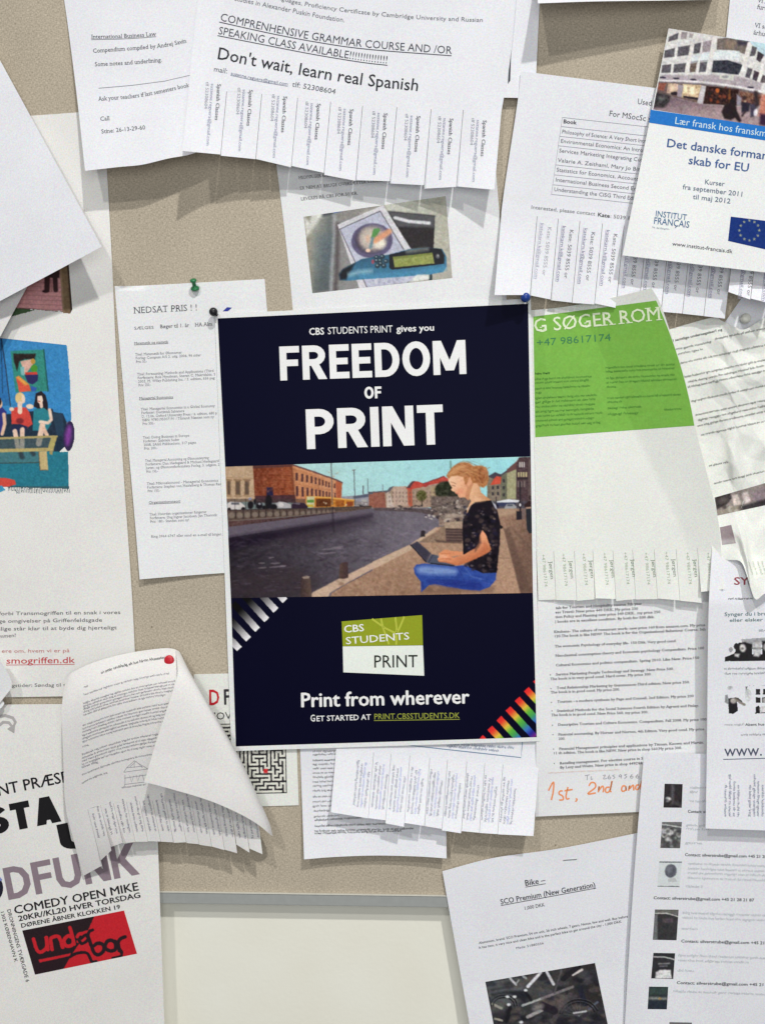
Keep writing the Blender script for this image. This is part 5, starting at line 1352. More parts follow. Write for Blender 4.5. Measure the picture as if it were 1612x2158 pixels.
    p.line([(1125, 150), (1146, 142)], 4, (150, 96, 60)); p.ell(940, 275, 14, 24, (226, 158, 120), 10, 2, .8)
    p.noise(3, 1.7, .7)
    p.finish(.84, .93, .03, 1.14)
    p.place(MAIN, 'photograph', GLOSS, .12)
canal_photo()

def pen_photo():
    p = Pic('G4', [(48, 222), (1465, 15), (1530, 832), (135, 985)], 1.1, (176, 172, 160), 5)
    p.poly([(0, 150), (600, 80), (640, 980), (80, 1000)], ('g', (80, 600), (420, 600), (150, 142, 126), (136, 134, 134)))
    p.poly([(120, 200), (330, 170), (345, 700), (320, 960), (130, 985)], ('g', (100, 300), (340, 360), (178, 176, 160), (88, 98, 100)), soft=6); p.poly([(180, 420), (330, 400), (320, 700), (200, 720)], (96, 112, 122), soft=12, a=.6)
    p.line([(352, 190), (360, 420), (330, 700), (322, 960)], 26, (176, 178, 184), 4, .8); p.line([(388, 300), (380, 700), (365, 960)], 42, (86, 78, 80), 4, .9)
    p.poly([(50, 218), (110, 275), (130, 190), (250, 150), (245, 190), (150, 330), (75, 420)], (212, 212, 204), soft=4); p.poly([(230, 155), (330, 140), (345, 190), (240, 215)], (60, 66, 74), soft=4)
    p.poly([(315, 148), (500, 124), (450, 170), (350, 185)], (38, 78, 186)); p.poly([(500, 110), (820, 60), (830, 110), (400, 270), (370, 200)], (142, 138, 134), soft=4, tex=8)
    p.poly([(850, 80), (1465, 10), (1490, 560), (1350, 560), (1350, 200), (890, 160)], ('g', (900, 100), (1450, 300), (190, 192, 180), (178, 176, 160)), soft=2)
    p.poly([(885, 165), (1356, 210), (1345, 540), (1110, 560)], (44, 38, 42), tex=6); p.poly([(885, 165), (1356, 210), (1350, 330), (985, 320)], (84, 84, 88), soft=3); p.line([(960, 232), (1100, 268), (1300, 285)], 32, (208, 208, 214), 1.6)
    p.poly([(385, 300), (840, 105), (1130, 560), (1200, 800), (1330, 840), (605, 940)], (206, 204, 210)); p.poly([(408, 345), (812, 165), (1045, 545), (1210, 800), (1070, 885), (680, 930)], (182, 184, 204)); p.line([(408, 345), (812, 165), (1045, 548)], 9, (96, 92, 102)); p.line([(408, 345), (560, 670), (680, 930)], 9, (104, 98, 108)); p.line([(1205, 810), (1070, 888)], 7, (110, 110, 124))
    p.ell(730, 460, 208, 174, (92, 84, 118), -6, 1.5); p.ell(715, 455, 150, 132, (62, 54, 72), -4, 4); p.ell(735, 440, 140, 124, (176, 164, 156), -4, 6); p.ell(690, 430, 70, 90, (192, 178, 166), 0, 6); p.ell(810, 490, 56, 54, (226, 216, 198), 0, 4)
    p.poly([(720, 430), (745, 340), (800, 335), (810, 360), (760, 445)], (86, 148, 76)); p.line([(760, 460), (840, 410), (900, 370)], 56, (222, 152, 112), 3); p.line([(735, 440), (715, 525)], 30, (104, 136, 146), 2); p.ell(690, 560, 24, 18, (230, 190, 166)); p.ell(690, 440, 18, 34, (214, 170, 140), 0, 3)
    p.poly([(1290, 790), (1330, 790), (1330, 862), (1298, 858)], (44, 62, 68))
    p.poly([(400, 800), (440, 745), (560, 680), (620, 645), (760, 622), (900, 600), (1100, 545), (1300, 530), (1430, 545), (1472, 620), (1475, 720), (1440, 775), (1300, 800), (900, 830), (600, 850), (470, 862), (410, 850)], ('g', (700, 620), (730, 850), (44, 92, 122), (62, 132, 170)))
    p.poly([(400, 800), (440, 745), (560, 685), (520, 760), (470, 850), (410, 852)], (24, 28, 36), soft=3); p.line([(500, 800), (600, 775), (720, 765)], 28, (170, 206, 218), 6, .8); p.line([(620, 815), (1000, 800), (1460, 740)], 22, (70, 146, 190), 5, .7)
    p.poly([(900, 600), (1080, 562), (1300, 532), (1420, 545), (1452, 610), (1450, 690), (1360, 705), (930, 752), (900, 730)], (30, 32, 40)); p.line([(1080, 572), (1280, 545)], 26, (146, 152, 146), 5, .8); p.poly([(940, 625), (1330, 582), (1355, 688), (955, 728)], (146, 154, 78), tex=10); p.poly([(940, 625), (1330, 582), (1335, 600), (945, 645)], (120, 130, 60), soft=2); p.ell(1385, 615, 20, 24, (86, 88, 94)); p.ell(1388, 610, 8, 10, (160, 160, 160))
    for x, y in ((775, 628), (832, 622), (810, 660), (775, 660), (868, 668), (785, 712), (848, 712), (815, 690)): p.ell(x, y, 26, 24, (40, 60, 74), 0, 1.2); p.ell(x - 4, y - 6, 8, 7, (150, 170, 176), 0, 1)
    p.ell(738, 672, 14, 22, (160, 78, 96)); p.blobs(20, (700, 840, 1080, 900), 14, [(206, 206, 216), (150, 152, 176)], .6, 1.5)
    p.poly([(1180, 800), (1300, 800), (1300, 840), (1100, 870)], (220, 224, 218), soft=2)
    p.noise(5, 1.8, .6); p.finish(.85, .98, .05); p.place(PEN, 'photograph')
pen_photo()

def corner_building():
    p = Pic('G5', [(308, 62), (2355, 384), (2280, 1490), (100, 1155)], 1.15, (186, 180, 178), 9)
    p.poly([(900, 150), (2400, 384), (2380, 700), (1600, 470), (1400, 260)], (176, 204, 214))
    p.poly([(300, 60), (960, 160), (1400, 250), (1620, 460), (2300, 620), (2300, 1000), (1500, 960), (800, 840), (140, 760)], (202, 200, 198), tex=8, cell=5)
    D = (92, 88, 96)
    def win(pts, c=D): p.poly(pts, c, soft=1.0, tex=16, cell=3)
    win([(312, 180), (445, 118), (435, 205), (300, 245)]); win([(480, 110), (560, 112), (545, 205), (470, 210)], (150, 138, 140)); p.poly([(590, 130), (640, 140), (630, 190), (580, 190)], (160, 150, 150))
    win([(258, 360), (392, 325), (385, 445), (245, 462)]); win([(435, 315), (605, 285), (590, 420), (425, 440)]); win([(655, 275), (755, 250), (740, 390), (640, 410)]); win([(770, 245), (895, 215), (870, 375), (760, 385)], (150, 138, 144))
    win([(222, 560), (345, 545), (335, 660), (210, 665)]); win([(380, 548), (545, 528), (525, 655), (370, 660)]); win([(600, 535), (690, 525), (670, 650), (590, 655)], (108, 92, 84)); win([(730, 520), (828, 512), (808, 648), (715, 655)])
    win([(965, 200), (1100, 190), (1390, 240), (1330, 410), (1200, 360), (955, 350)], (118, 106, 100)); p.poly([(1080, 220), (1230, 240), (1180, 330), (1060, 330)], (142, 122, 104), soft=4); p.poly([(1230, 225), (1390, 245), (1370, 290), (1240, 290)], (66, 62, 76), soft=3)
    p.poly([(950, 360), (1260, 370), (1270, 490), (1000, 480), (620, 510), (600, 440)], (206, 214, 218), soft=2); p.line([(600, 520), (900, 490), (1280, 530)], 12, (140, 136, 146), 1.5)
    win([(905, 500), (1100, 490), (1310, 555), (1250, 690), (1050, 665), (890, 655)], (56, 58, 70)); p.poly([(880, 500), (905, 500), (885, 660), (860, 655)], (160, 156, 160))
    win([(1435, 300), (1500, 320), (1470, 430), (1400, 440)]); win([(1510, 370), (1595, 420), (1540, 520), (1490, 490)], (70, 62, 70)); win([(1370, 590), (1440, 610), (1400, 740), (1340, 720)]); win([(1460, 630), (1540, 660), (1490, 780), (1440, 750)], (76, 66, 76)); win([(1570, 690), (1620, 700), (1610, 800), (1540, 790)], (96, 84, 90))
    for a, b, w in (((470, 105), (440, 230), 26), ((415, 325), (395, 470), 22), ((630, 260), (540, 730), 46), ((760, 250), (690, 660), 18), ((930, 190), (840, 670), 62), ((1395, 270), (1270, 790), 52), ((365, 545), (345, 700), 24), ((1600, 470), (1500, 860), 44)): p.line([a, b], w, (214, 210, 206), 1.2)
    p.poly([(200, 690), (700, 690), (1180, 690), (1560, 800), (1550, 900), (1200, 840), (800, 800), (170, 770)], (170, 158, 164), soft=2, tex=8); p.poly([(1000, 680), (1190, 690), (1180, 770), (990, 740)], (196, 196, 186)); p.ell(1070, 715, 50, 20, (150, 150, 150))
    for x, y in ((230, 725), (410, 738), (640, 755), (1410, 860)): p.ell(x, y, 44, 13, (56, 50, 68), 3, 1)
    p.line([(190, 765), (500, 772), (800, 788), (1180, 836), (1560, 912)], 18, (222, 216, 218), 1.5); p.line([(180, 790), (500, 800), (800, 822), (1180, 868), (1560, 945)], 16, (84, 70, 82), 2)
    p.poly([(170, 790), (820, 830), (1290, 890), (1560, 950), (1560, 1100), (1200, 1110), (760, 1090), (150, 940)], (112, 90, 86), soft=1.5, tex=12)
    p.poly([(175, 800), (280, 800), (240, 905), (160, 885)], (150, 82, 66), tex=14); p.poly([(300, 800), (440, 810), (430, 960), (280, 930)], (186, 156, 136), tex=24); p.ell(385, 940, 50, 24, (50, 38, 46)); p.ell(360, 870, 40, 36, (232, 202, 168), 0, 4); p.poly([(500, 810), (750, 830), (700, 1030), (480, 990)], (196, 168, 132), tex=26); p.rect(515, 830, 560, 930, (234, 222, 178), soft=2); p.rect(595, 850, 660, 950, (240, 222, 186), soft=3); p.poly([(510, 970), (720, 1000), (700, 1030), (505, 995)], (52, 42, 50))
    p.poly([(440, 820), (510, 830), (480, 1000), (420, 970)], (150, 136, 146)); p.poly([(750, 832), (812, 838), (765, 1088), (690, 1070)], (190, 184, 190)); p.poly([(815, 838), (1250, 885), (1230, 1100), (780, 1080)], (58, 34, 32), tex=14); p.blobs(26, (830, 860, 1200, 1060), 18, [(150, 66, 38), (40, 26, 30), (110, 60, 44), (34, 40, 40)], .8, 1.5); p.ell(965, 900, 26, 30, (206, 100, 40)); p.rect(1120, 870, 1140, 1060, (150, 96, 40), soft=2, a=.7)
    p.poly([(1260, 910), (1560, 960), (1540, 1090), (1300, 1080)], (128, 84, 68), tex=24); p.blobs(8, (1300, 960, 1500, 1070), 26, [(220, 186, 150), (60, 40, 44)], .8, 2)
    p.poly([(130, 930), (760, 1085), (1560, 1130), (2280, 1300), (2280, 1500), (90, 1170)], ('g', (500, 1020), (520, 1240), (120, 98, 108), (164, 138, 140)), soft=2, tex=9)
    p.poly([(140, 930), (250, 940), (330, 980), (320, 1050), (250, 1130), (110, 1125)], (56, 52, 56), soft=3, tex=18); p.ell(210, 1010, 40, 30, (104, 104, 104), 0, 4)
    p.poly([(1020, 1190), (1060, 1090), (1130, 1070), (1210, 1080), (1230, 1180), (1290, 1310), (1260, 1330), (1200, 1270), (1140, 1300), (1060, 1280)], (46, 34, 40), soft=2); p.ell(1170, 1050, 44, 40, (40, 32, 36), 0, 2)
    p.poly([(1225, 950), (1290, 1000), (1280, 1110), (1225, 1100)], (150, 140, 156), soft=2); p.poly([(1290, 1060), (1410, 1070), (1390, 1180), (1290, 1200)], (48, 44, 58), soft=2); p.poly([(1400, 1080), (1500, 1080), (1480, 1250), (1410, 1260)], (70, 64, 84), soft=2); p.line([(1340, 1180), (1300, 1240)], 26, (60, 50, 56), 2); p.ell(1480, 1200, 26, 50, (220, 214, 220), 10, 2); p.line([(1480, 930), (1500, 1090)], 60, (60, 44, 50), 3)
    p.poly([(1560, 950), (1680, 960), (1680, 1260), (1520, 1240)], (200, 120, 100), soft=3, tex=12); p.poly([(1540, 1210), (1700, 1230), (1700, 1400), (1530, 1360)], (60, 36, 62), soft=3); p.blobs(30, (1650, 900, 2250, 1350), 40, [(60, 44, 52), (150, 120, 110), (200, 180, 170)], .8, 2)
    p.noise(5, 1.7, .7); p.finish(.78, .98, .06, 1.15); p.place(BRO, 'photograph', GLOSS)
corner_building()

def sofa_cartoon():
    p = Pic('G3', [(-160, 640), (690, 730), (690, 2070), (-160, 2075)], 1.1, (236, 234, 226), 6)
    p.poly([(-170, 645), (15, 655), (612, 712), (640, 1000), (655, 1410), (600, 1430), (-170, 1430)], (48, 134, 196), tex=6)
    p.poly([(-170, 645), (12, 655), (98, 1270), (-170, 1290)], (36, 112, 178), tex=5); p.line([(15, 655), (60, 960), (98, 1275)], 9, (34, 52, 74)); p.line([(15, 700), (28, 1160)], 6, (24, 60, 90)); p.line([(15, 655), (612, 714)], 6, (70, 70, 90))
    p.poly([(100, 775), (402, 762), (440, 1140), (145, 1152)], (44, 138, 126), tex=7); p.line([(402, 762), (440, 1140)], 12, (24, 92, 88))
    p.poly([(125, 800), (330, 800), (320, 850), (230, 850), (180, 870), (160, 960), (130, 870)], (38, 26, 24), soft=1.6, tex=10); p.poly([(190, 870), (290, 850), (310, 890), (250, 970), (225, 990)], (214, 168, 150)); p.poly([(190, 920), (225, 920), (225, 1000), (195, 990)], (118, 176, 176)); p.ell(305, 870, 22, 26, (186, 140, 60)); p.ell(315, 935, 30, 36, (70, 148, 44)); p.poly([(235, 970), (340, 965), (345, 1000), (235, 1000)], (206, 60, 50)); p.poly([(230, 995), (352, 990), (345, 1045), (300, 1082), (255, 1060)], (40, 36, 96)); p.poly([(150, 1015), (175, 1003), (270, 1085), (285, 1140), (178, 1150)], (222, 82, 58)); p.poly([(150, 1015), (175, 1003), (270, 1080), (230, 1090)], (232, 158, 66), soft=2); p.poly([(285, 1095), (340, 1110), (330, 1140), (290, 1145)], (44, 84, 176))
    p.poly([(-170, 1380), (480, 1300), (490, 1330), (575, 1345), (610, 1420), (600, 1640), (540, 1700), (-170, 1700)], (22, 44, 66), tex=6); p.poly([(480, 1340), (575, 1350), (590, 1560), (520, 1540)], (32, 60, 84))
    p.ell(632, 1550, 52, 140, (46, 32, 76), 4, 1.4, 1, 8); p.ell(625, 1545, 28, 92, (126, 56, 150), 6, 4)
    p.poly([(-170, 1690), (540, 1690), (625, 1690), (632, 2030), (-170, 2010)], (28, 120, 142), tex=7)
    for x in range(75, 632, 15): p.line([(x, 2010 - (x < 120) * 8), (x + 6, 2060 - (x < 150) * 20 + (x * 7 % 13))], 10, (60, 78, 84))
    p.poly([(-100, 1930), (60, 1930), (140, 1950), (150, 1990), (60, 2015), (-100, 2000)], (214, 70, 56)); p.poly([(-160, 2010), (20, 2000), (60, 2040), (-10, 2070), (-160, 2075)], (60, 150, 190))
    # the three seated women
    p.poly([(-120, 1310), (10, 1270), (65, 1330), (60, 1420), (20, 1540), (-120, 1560)], (44, 48, 128)); p.ell(0, 1255, 26, 44, (226, 182, 150)); p.ell(-12, 1235, 30, 40, (46, 30, 36)); p.line([(40, 1350), (48, 1440), (24, 1530)], 30, (224, 184, 156), 1.2)
    p.poly([(105, 1310), (150, 1285), (240, 1290), (275, 1340), (300, 1440), (250, 1480), (180, 1440), (110, 1440)], (214, 66, 56)); p.ell(185, 1205, 44, 54, (222, 190, 128)); p.poly([(200, 1165), (232, 1200), (232, 1240), (205, 1255)], (236, 204, 182)); p.line([(185, 1250), (185, 1330)], 40, (236, 204, 182)); p.ell(185, 1412, 36, 26, (130, 32, 42), 0, 2); p.poly([(105, 1460), (180, 1440), (260, 1465), (230, 1505), (105, 1510)], (28, 38, 78))
    for a, b in (((140, 1505), (165, 1650)), ((208, 1490), (205, 1650))): p.line([a, b], 42, (234, 198, 176), 1.2)
    p.ell(275, 1280, 34, 22, (236, 204, 182)); p.ell(110, 1305, 22, 18, (230, 200, 180))
    p.poly([(310, 1310), (400, 1275), (440, 1300), (470, 1440), (430, 1500), (300, 1500)], (34, 128, 142)); p.poly([(330, 1160), (380, 1140), (420, 1180), (440, 1260), (440, 1320), (400, 1290), (350, 1300), (310, 1280)], (32, 24, 34)); p.poly([(345, 1185), (385, 1180), (395, 1230), (370, 1260), (345, 1240)], (238, 208, 188)); p.line([(375, 1240), (380, 1280)], 30, (236, 204, 182)); p.line([(455, 1310), (470, 1400), (440, 1430), (370, 1420)], 28, (234, 202, 180), 1.2); p.line([(390, 1450), (355, 1620)], 50, (234, 198, 176), 1.2); p.line([(400, 1480), (430, 1540)], 36, (226, 186, 160), 1.2); p.line([(352, 1232), (366, 1234)], 7, (190, 60, 60))
    # glass table
    p.poly([(-170, 1570), (500, 1548), (430, 1660), (-170, 1690)], (84, 104, 104), a=.62, tex=10); p.poly([(-170, 1690), (440, 1680), (360, 1790), (-170, 1800)], (70, 118, 124), a=.8, tex=7); p.line([(190, 1700), (205, 1740)], 46, (36, 42, 52), 2, .7); p.line([(290, 1690), (310, 1715)], 40, (36, 42, 52), 2, .7); p.line([(-160, 1800), (360, 1790)], 8, (56, 72, 70))
    p.line([(-170, 1576), (520, 1552)], 20, (176, 158, 100)); p.poly([(470, 1555), (525, 1552), (490, 1670), (430, 1690)], (178, 162, 96)); p.poly([(-170, 1670), (490, 1655), (490, 1685), (-170, 1702)], (182, 164, 102)); p.poly([(355, 1690), (430, 1685), (442, 1860), (368, 1860)], (196, 172, 118)); p.line([(356, 1690), (368, 1860), (442, 1858)], 5, (92, 76, 52)); p.poly([(455, 1685), (485, 1680), (480, 1720), (455, 1715)], (164, 146, 96))
    p.noise(4, 1.7, .5); p.finish(.9, .98, .04); p.place(POSTER_B, 'sofa_cartoon', cut=True)
    q = Pic('G3', [(-60, -60), (625, -60), (665, 450), (-60, 470)], 1.2, (236, 234, 226), 7)
    q.poly([(-60, -60), (560, -60), (575, 415), (150, 385), (-60, 380)], ('g', (400, 100), (420, 400), (198, 138, 140), (222, 156, 158)), tex=7)
    for i in range(8): q.line([(0, 130 + i * 42), (570, 160 + i * 40)], 4, (150, 92, 96), .8, .7)
    q.poly([(-60, 380), (180, 385), (330, 405), (110, 465), (-60, 470)], (70, 98, 62), tex=6); q.line([(180, 386), (575, 420)], 6, (70, 52, 48))
    q.poly([(545, -60), (625, -60), (662, 400), (645, 438), (575, 432)], (124, 100, 72), tex=7); q.poly([(610, -60), (628, -60), (664, 400), (645, 438)], (62, 48, 38)); q.poly([(545, 0), (575, 430), (590, 432), (560, 0)], (152, 124, 96))
    q.line([(435, 60), (430, 220)], 50, (62, 32, 34), 1.2); q.line([(500, 40), (510, 220)], 44, (58, 30, 32), 1.2); q.ell(420, 232, 34, 14, (48, 22, 26)); q.poly([(400, -60), (550, -60), (545, 110), (420, 110)], (60, 34, 34)); q.line([(468, 130), (472, 230)], 12, (150, 92, 92), 1.5)
    q.noise(4, 1.7, .5); q.finish(.9, .95, .04); q.place(POSTER_B, 'room_cartoon', cut=True)
sofa_cartoon()

def bar_logo():
    p = Pic('G6', [(248, 682), (1362, 462), (1505, 935), (388, 1165)], 0.8, (36, 20, 26), 5)
    R = (196, 30, 42); K = (36, 18, 26)
    p.poly([(1040, 520), (1400, 440), (1560, 940), (1300, 990), (690, 1120), (770, 980), (840, 870), (950, 720)], R, .8)
    L = 40
    def s(pts, c, w=L): p.line([tuple(q) for q in curve_pts(pts, 30)], w, c, .7)
    s([(372, 775), (400, 870), (430, 915), (480, 905), (520, 850), (512, 760)], R); s([(512, 760), (530, 890)], R)
    s([(575, 890), (560, 780), (590, 752), (640, 745), (668, 790), (690, 865)], R)
    s([(770, 650), (800, 760), (815, 830)], R); s([(800, 760), (750, 740), (705, 790), (725, 845), (775, 850), (812, 820)], R)
    s([(860, 800), (920, 770), (905, 720), (870, 720), (850, 750)], R, 34); s([(880, 720), (940, 700), (985, 690)], R, 30)
    s([(870, 790), (900, 825), (950, 800), (975, 745), (940, 730), (890, 770)], K, 32); s([(960, 750), (985, 690), (1020, 675)], K, 34)
    s([(970, 750), (1010, 860), (1040, 930), (1090, 945), (1140, 900), (1135, 840), (1080, 820), (1030, 850)], K); s([(1150, 860), (1180, 800), (1230, 790), (1270, 830), (1265, 890), (1210, 905), (1165, 880), (1155, 850)], K); s([(1265, 800), (1300, 860), (1335, 920)], K); s([(1310, 900), (1300, 810), (1330, 770), (1375, 752)], K)
    s([(1335, 920), (1330, 960), (1240, 985)], K, 30)
    p.poly([(430, 1000), (780, 930), (770, 960), (440, 1032)], R); p.poly([(430, 985), (800, 910), (760, 900), (420, 965)], K)
    s([(770, 970), (850, 930), (950, 925), (990, 980), (1010, 1020), (1060, 1022)], K, 32); p.poly([(400, 1050), (730, 990), (690, 1100), (380, 1170)], K)
    p.noise(5, 1.7, .5); p.place(COMEDY, 'club_logo')
bar_logo()

def bike_photo():
    p = Pic('H4', [(120, 372), (1360, 158), (1640, 1500), (380, 1700)], 1.1, (62, 60, 66), 12)
    p.poly([(100, 350), (1400, 140), (1500, 600), (200, 700)], ('g', (200, 400), (1300, 600), (92, 96, 96), (58, 52, 54)), soft=8); p.blobs(200, (130, 220, 1550, 1300), 34, [(40, 42, 58), (86, 84, 92), (58, 60, 64), (104, 92, 86), (34, 34, 44)], .6, 2.5, 2.2)
    p.poly([(170, 480), (330, 430), (520, 460), (640, 540), (560, 600), (420, 520), (220, 570)], (44, 46, 54), soft=3); p.line([(180, 490), (330, 462), (520, 455)], 22, (128, 128, 136), 4, .8); p.ell(300, 560, 130, 60, (90, 98, 100), -8, 6, .7)
    for a, b, w, c in (((400, 330), (465, 400), 26, (186, 188, 194)), ((465, 400), (500, 350), 16, (150, 152, 158)), ((600, 425), (745, 268), 34, (214, 214, 220)), ((815, 260), (890, 395), 34, (212, 210, 216)), ((540, 640), (760, 560), 26, (176, 178, 176)), ((760, 560), (1110, 428), 30, (128, 120, 122)), ((1110, 292), (1215, 235), 26, (220, 212, 206)), ((600, 770), (760, 690), 40, (166, 160, 160)), ((1120, 725), (1260, 705), 20, (196, 196, 200)), ((200, 620), (300, 670), 30, (156, 154, 140)), ((230, 790), (310, 810), 24, (170, 166, 146)), ((900, 500), (980, 240), 20, (96, 88, 96)), ((880, 820), (1080, 520), 60, (86, 78, 84)), ((1290, 680), (1390, 600), 24, (92, 100, 124)), ((540, 300), (580, 330), 24, (160, 170, 168)), ((400, 660), (360, 820), 40, (34, 34, 42)), ((640, 580), (560, 470), 30, (34, 34, 44)), ((760, 640), (900, 700), 90, (46, 38, 52)), ((1200, 480), (1250, 620), 60, (40, 44, 66)), ((1000, 340), (1180, 190), 60, (44, 38, 48))):
        p.line([a, b], w, c, 1.0, .95)
    for a in (arc(330, 640, 150, 120, 180, 360, 14), arc(330, 640, 120, 92, 180, 360, 14), arc(1180, 760, 220, 190, 190, 340, 14), arc(1180, 760, 186, 158, 190, 340, 14)):
        p.line(a, 12, (22, 22, 28), 1.0); p.line([(x + 5, y - 9) for x, y in a], 4, (126, 126, 134), .8, .8)
    for k in range(9):
        t = math.radians(190 + 17 * k); p.line([(1180, 760), (1180 + 186 * math.cos(t), 760 + 158 * math.sin(t))], 3, (140, 140, 146), .7, .6)
    for x, y in ((370, 540), (450, 540), (575, 468), (385, 630), (525, 830)): p.ell(x, y, 22, 16, (206, 212, 216), 0, 1.2)
    p.ell(720, 660, 64, 40, (128, 122, 120), -20, 4); p.ell(990, 600, 40, 90, (112, 100, 96), 18, 6, .7)
    p.noise(6, 1.7, .7); p.finish(.7, .9, .08, 1.25); p.place(BIKE, 'photograph')
bike_photo()

def list_pictures():
    def th(q, base, seed): return Pic('H5', q, 1.0, base, seed)
    p = th([(240, 127), (392, 130), (384, 330), (230, 328)], (50, 42, 48), 1); p.rect(295, 130, 320, 330, (90, 84, 92), soft=3); p.ell(268, 260, 26, 20, (206, 204, 206), -10, 2); p.blobs(20, (240, 260, 380, 330), 14, [(84, 82, 88), (36, 30, 36)], .7, 2); p.noise(5); p.finish(.6, 1, .1, 1.1); p.place(LIST, 'book_picture')
    p = th([(218, 450), (386, 450), (370, 672), (203, 670)], (92, 92, 92), 2); p.rect(210, 445, 390, 478, (112, 112, 112)); p.line([(218, 470), (300, 482), (384, 496)], 9, (200, 200, 200), 1); p.blobs(40, (215, 520, 375, 660), 20, [(70, 70, 72), (140, 138, 138), (206, 204, 204), (56, 56, 58)], .7, 2); p.noise(5); p.finish(.6, 1, .1, 1.1); p.place(LIST, 'book_picture')
    p = th([(196, 782), (386, 784), (364, 1000), (178, 996)], (214, 220, 222), 3); p.line([(196, 788), (384, 790)], 8, (72, 78, 84)); p.line([(180, 996), (362, 998)], 9, (70, 76, 82)); p.ell(292, 864, 50, 58, (92, 94, 104), 12, 1.5, 1, 14); p.ell(276, 850, 22, 30, (130, 132, 144), 0, 4, .7); p.poly([(270, 930), (330, 920), (345, 955), (268, 958)], (190, 192, 194)); p.noise(4); p.place(LIST, 'book_picture')
    p = th([(158, 1190), (358, 1192), (340, 1450), (140, 1446)], (56, 54, 58), 4); p.poly([(158, 1190), (358, 1192), (355, 1240), (250, 1215), (156, 1220)], (104, 104, 98)); p.line([(160, 1224), (260, 1222), (352, 1250)], 9, (206, 206, 196), 1); p.rect(140, 1235, 180, 1450, (104, 108, 112), soft=1.5); p.rect(220, 1265, 310, 1300, (88, 70, 84), soft=2); p.noise(5); p.finish(.6, 1, .1, 1.1); p.place(LIST, 'book_picture')
    p = th([(145, 1557), (328, 1560), (312, 1778), (126, 1772)], (48, 48, 54), 5); p.line([(148, 1590), (240, 1592), (320, 1612)], 9, (196, 196, 196), 1); p.poly([(165, 1720), (200, 1700), (290, 1700), (300, 1775), (160, 1772)], (212, 212, 212), soft=1.5); p.line([(190, 1650), (280, 1645)], 10, (150, 150, 156), 1.5); p.line([(200, 1670), (260, 1668)], 8, (130, 130, 140), 1.5); p.noise(5); p.finish(.6, 1, .1, 1.1); p.place(LIST, 'book_picture')
    p = th([(108, 1842), (270, 1844), (258, 2034), (96, 2032)], (42, 52, 58), 6); p.rect(110, 1850, 262, 1905, (52, 76, 72), soft=3); p.line([(115, 1940), (250, 1948)], 26, (128, 132, 124), 3); p.ell(200, 1944, 14, 9, (186, 140, 60), 0, 1.5); p.rect(100, 1960, 260, 2030, (36, 48, 66), soft=3); p.noise(5); p.finish(.6, 1, .1, 1.1); p.place(LIST, 'book_picture')
    p = th([(280, 2142), (470, 2146), (462, 2340), (270, 2340)], (110, 106, 110), 8); p.noise(8); p.place(LIST, 'book_picture')
list_pictures()

def choir_pictures():
    p = Pic('H3', [(205, 285), (640, 280), (640, 505), (205, 512)], 1.0, (196, 200, 202), 3)
    p.poly([(360, 300), (640, 280), (640, 340), (380, 350)], (150, 150, 156), soft=3); p.poly([(205, 512), (210, 470), (300, 430), (340, 330), (400, 330), (470, 350), (470, 440), (560, 440), (560, 320), (640, 320), (640, 510)], (34, 32, 36), soft=1.5)
    p.ell(378, 385, 30, 38, (206, 202, 200), -10, 2); p.ell(375, 390, 14, 10, (110, 104, 104), 0, 2); p.ell(318, 370, 26, 36, (40, 38, 42), 0, 2); p.ell(265, 400, 22, 26, (150, 150, 152), 0, 2); p.poly([(470, 340), (560, 330), (550, 440), (530, 470), (480, 460)], (186, 186, 190), soft=2); p.line([(470, 390), (555, 388)], 12, (120, 118, 122), 2); p.poly([(300, 440), (350, 440), (340, 470), (305, 465)], (206, 204, 204), soft=2); p.ell(600, 375, 30, 36, (150, 146, 146), 0, 2)
    p.noise(5); p.finish(.6, 1, .08, 1.1); p.place(CHOIR, 'singers_photo', cut=True)
    p = Pic('H3', [(205, 745), (470, 740), (470, 1010), (205, 1015)], 1.0, (206, 210, 212), 4)
    p.poly([(240, 860), (320, 850), (335, 980), (290, 1012), (245, 1005)], (32, 30, 36), soft=1.5); p.ell(290, 885, 30, 26, (176, 166, 160), 0, 2); p.poly([(210, 830), (240, 820), (240, 920), (205, 900)], (120, 122, 128), soft=3); p.line([(320, 870), (350, 900), (395, 920)], 28, (128, 116, 104), 3); p.line([(330, 860), (370, 890)], 16, (60, 54, 52), 2); p.poly([(400, 750), (430, 745), (410, 790)], (80, 80, 86), soft=2); p.ell(430, 830, 30, 60, (186, 190, 192), 0, 5); p.ell(262, 762, 30, 20, (170, 172, 176), 0, 4)
    p.noise(5); p.finish(.6, 1, .08, 1.1); p.place(CHOIR, 'singer_photo', cut=True)
    p = Pic('H3', [(440, 738), (700, 734), (700, 1005), (455, 1008)], 1.0, (212, 216, 218), 5)
    p.line([(440, 742), (650, 738)], 7, (130, 134, 138)); p.rect(500, 770, 545, 828, (46, 44, 48)); p.rect(568, 768, 620, 828, (48, 46, 50)); p.rect(500, 850, 550, 905, (40, 38, 42)); p.rect(560, 848, 640, 905, (60, 58, 62)); p.ell(590, 880, 24, 26, (168, 164, 164), 0, 2); p.poly([(498, 1005), (500, 940), (530, 925), (545, 950), (540, 1005)], (34, 32, 36)); p.ell(575, 965, 36, 36, (206, 202, 202), 0, 3); p.line([(495, 1003), (640, 998)], 10, (44, 42, 46))
    p.noise(5); p.finish(.6, 1, .08, 1.1); p.place(CHOIR, 'window_photo', cut=True)
choir_pictures()

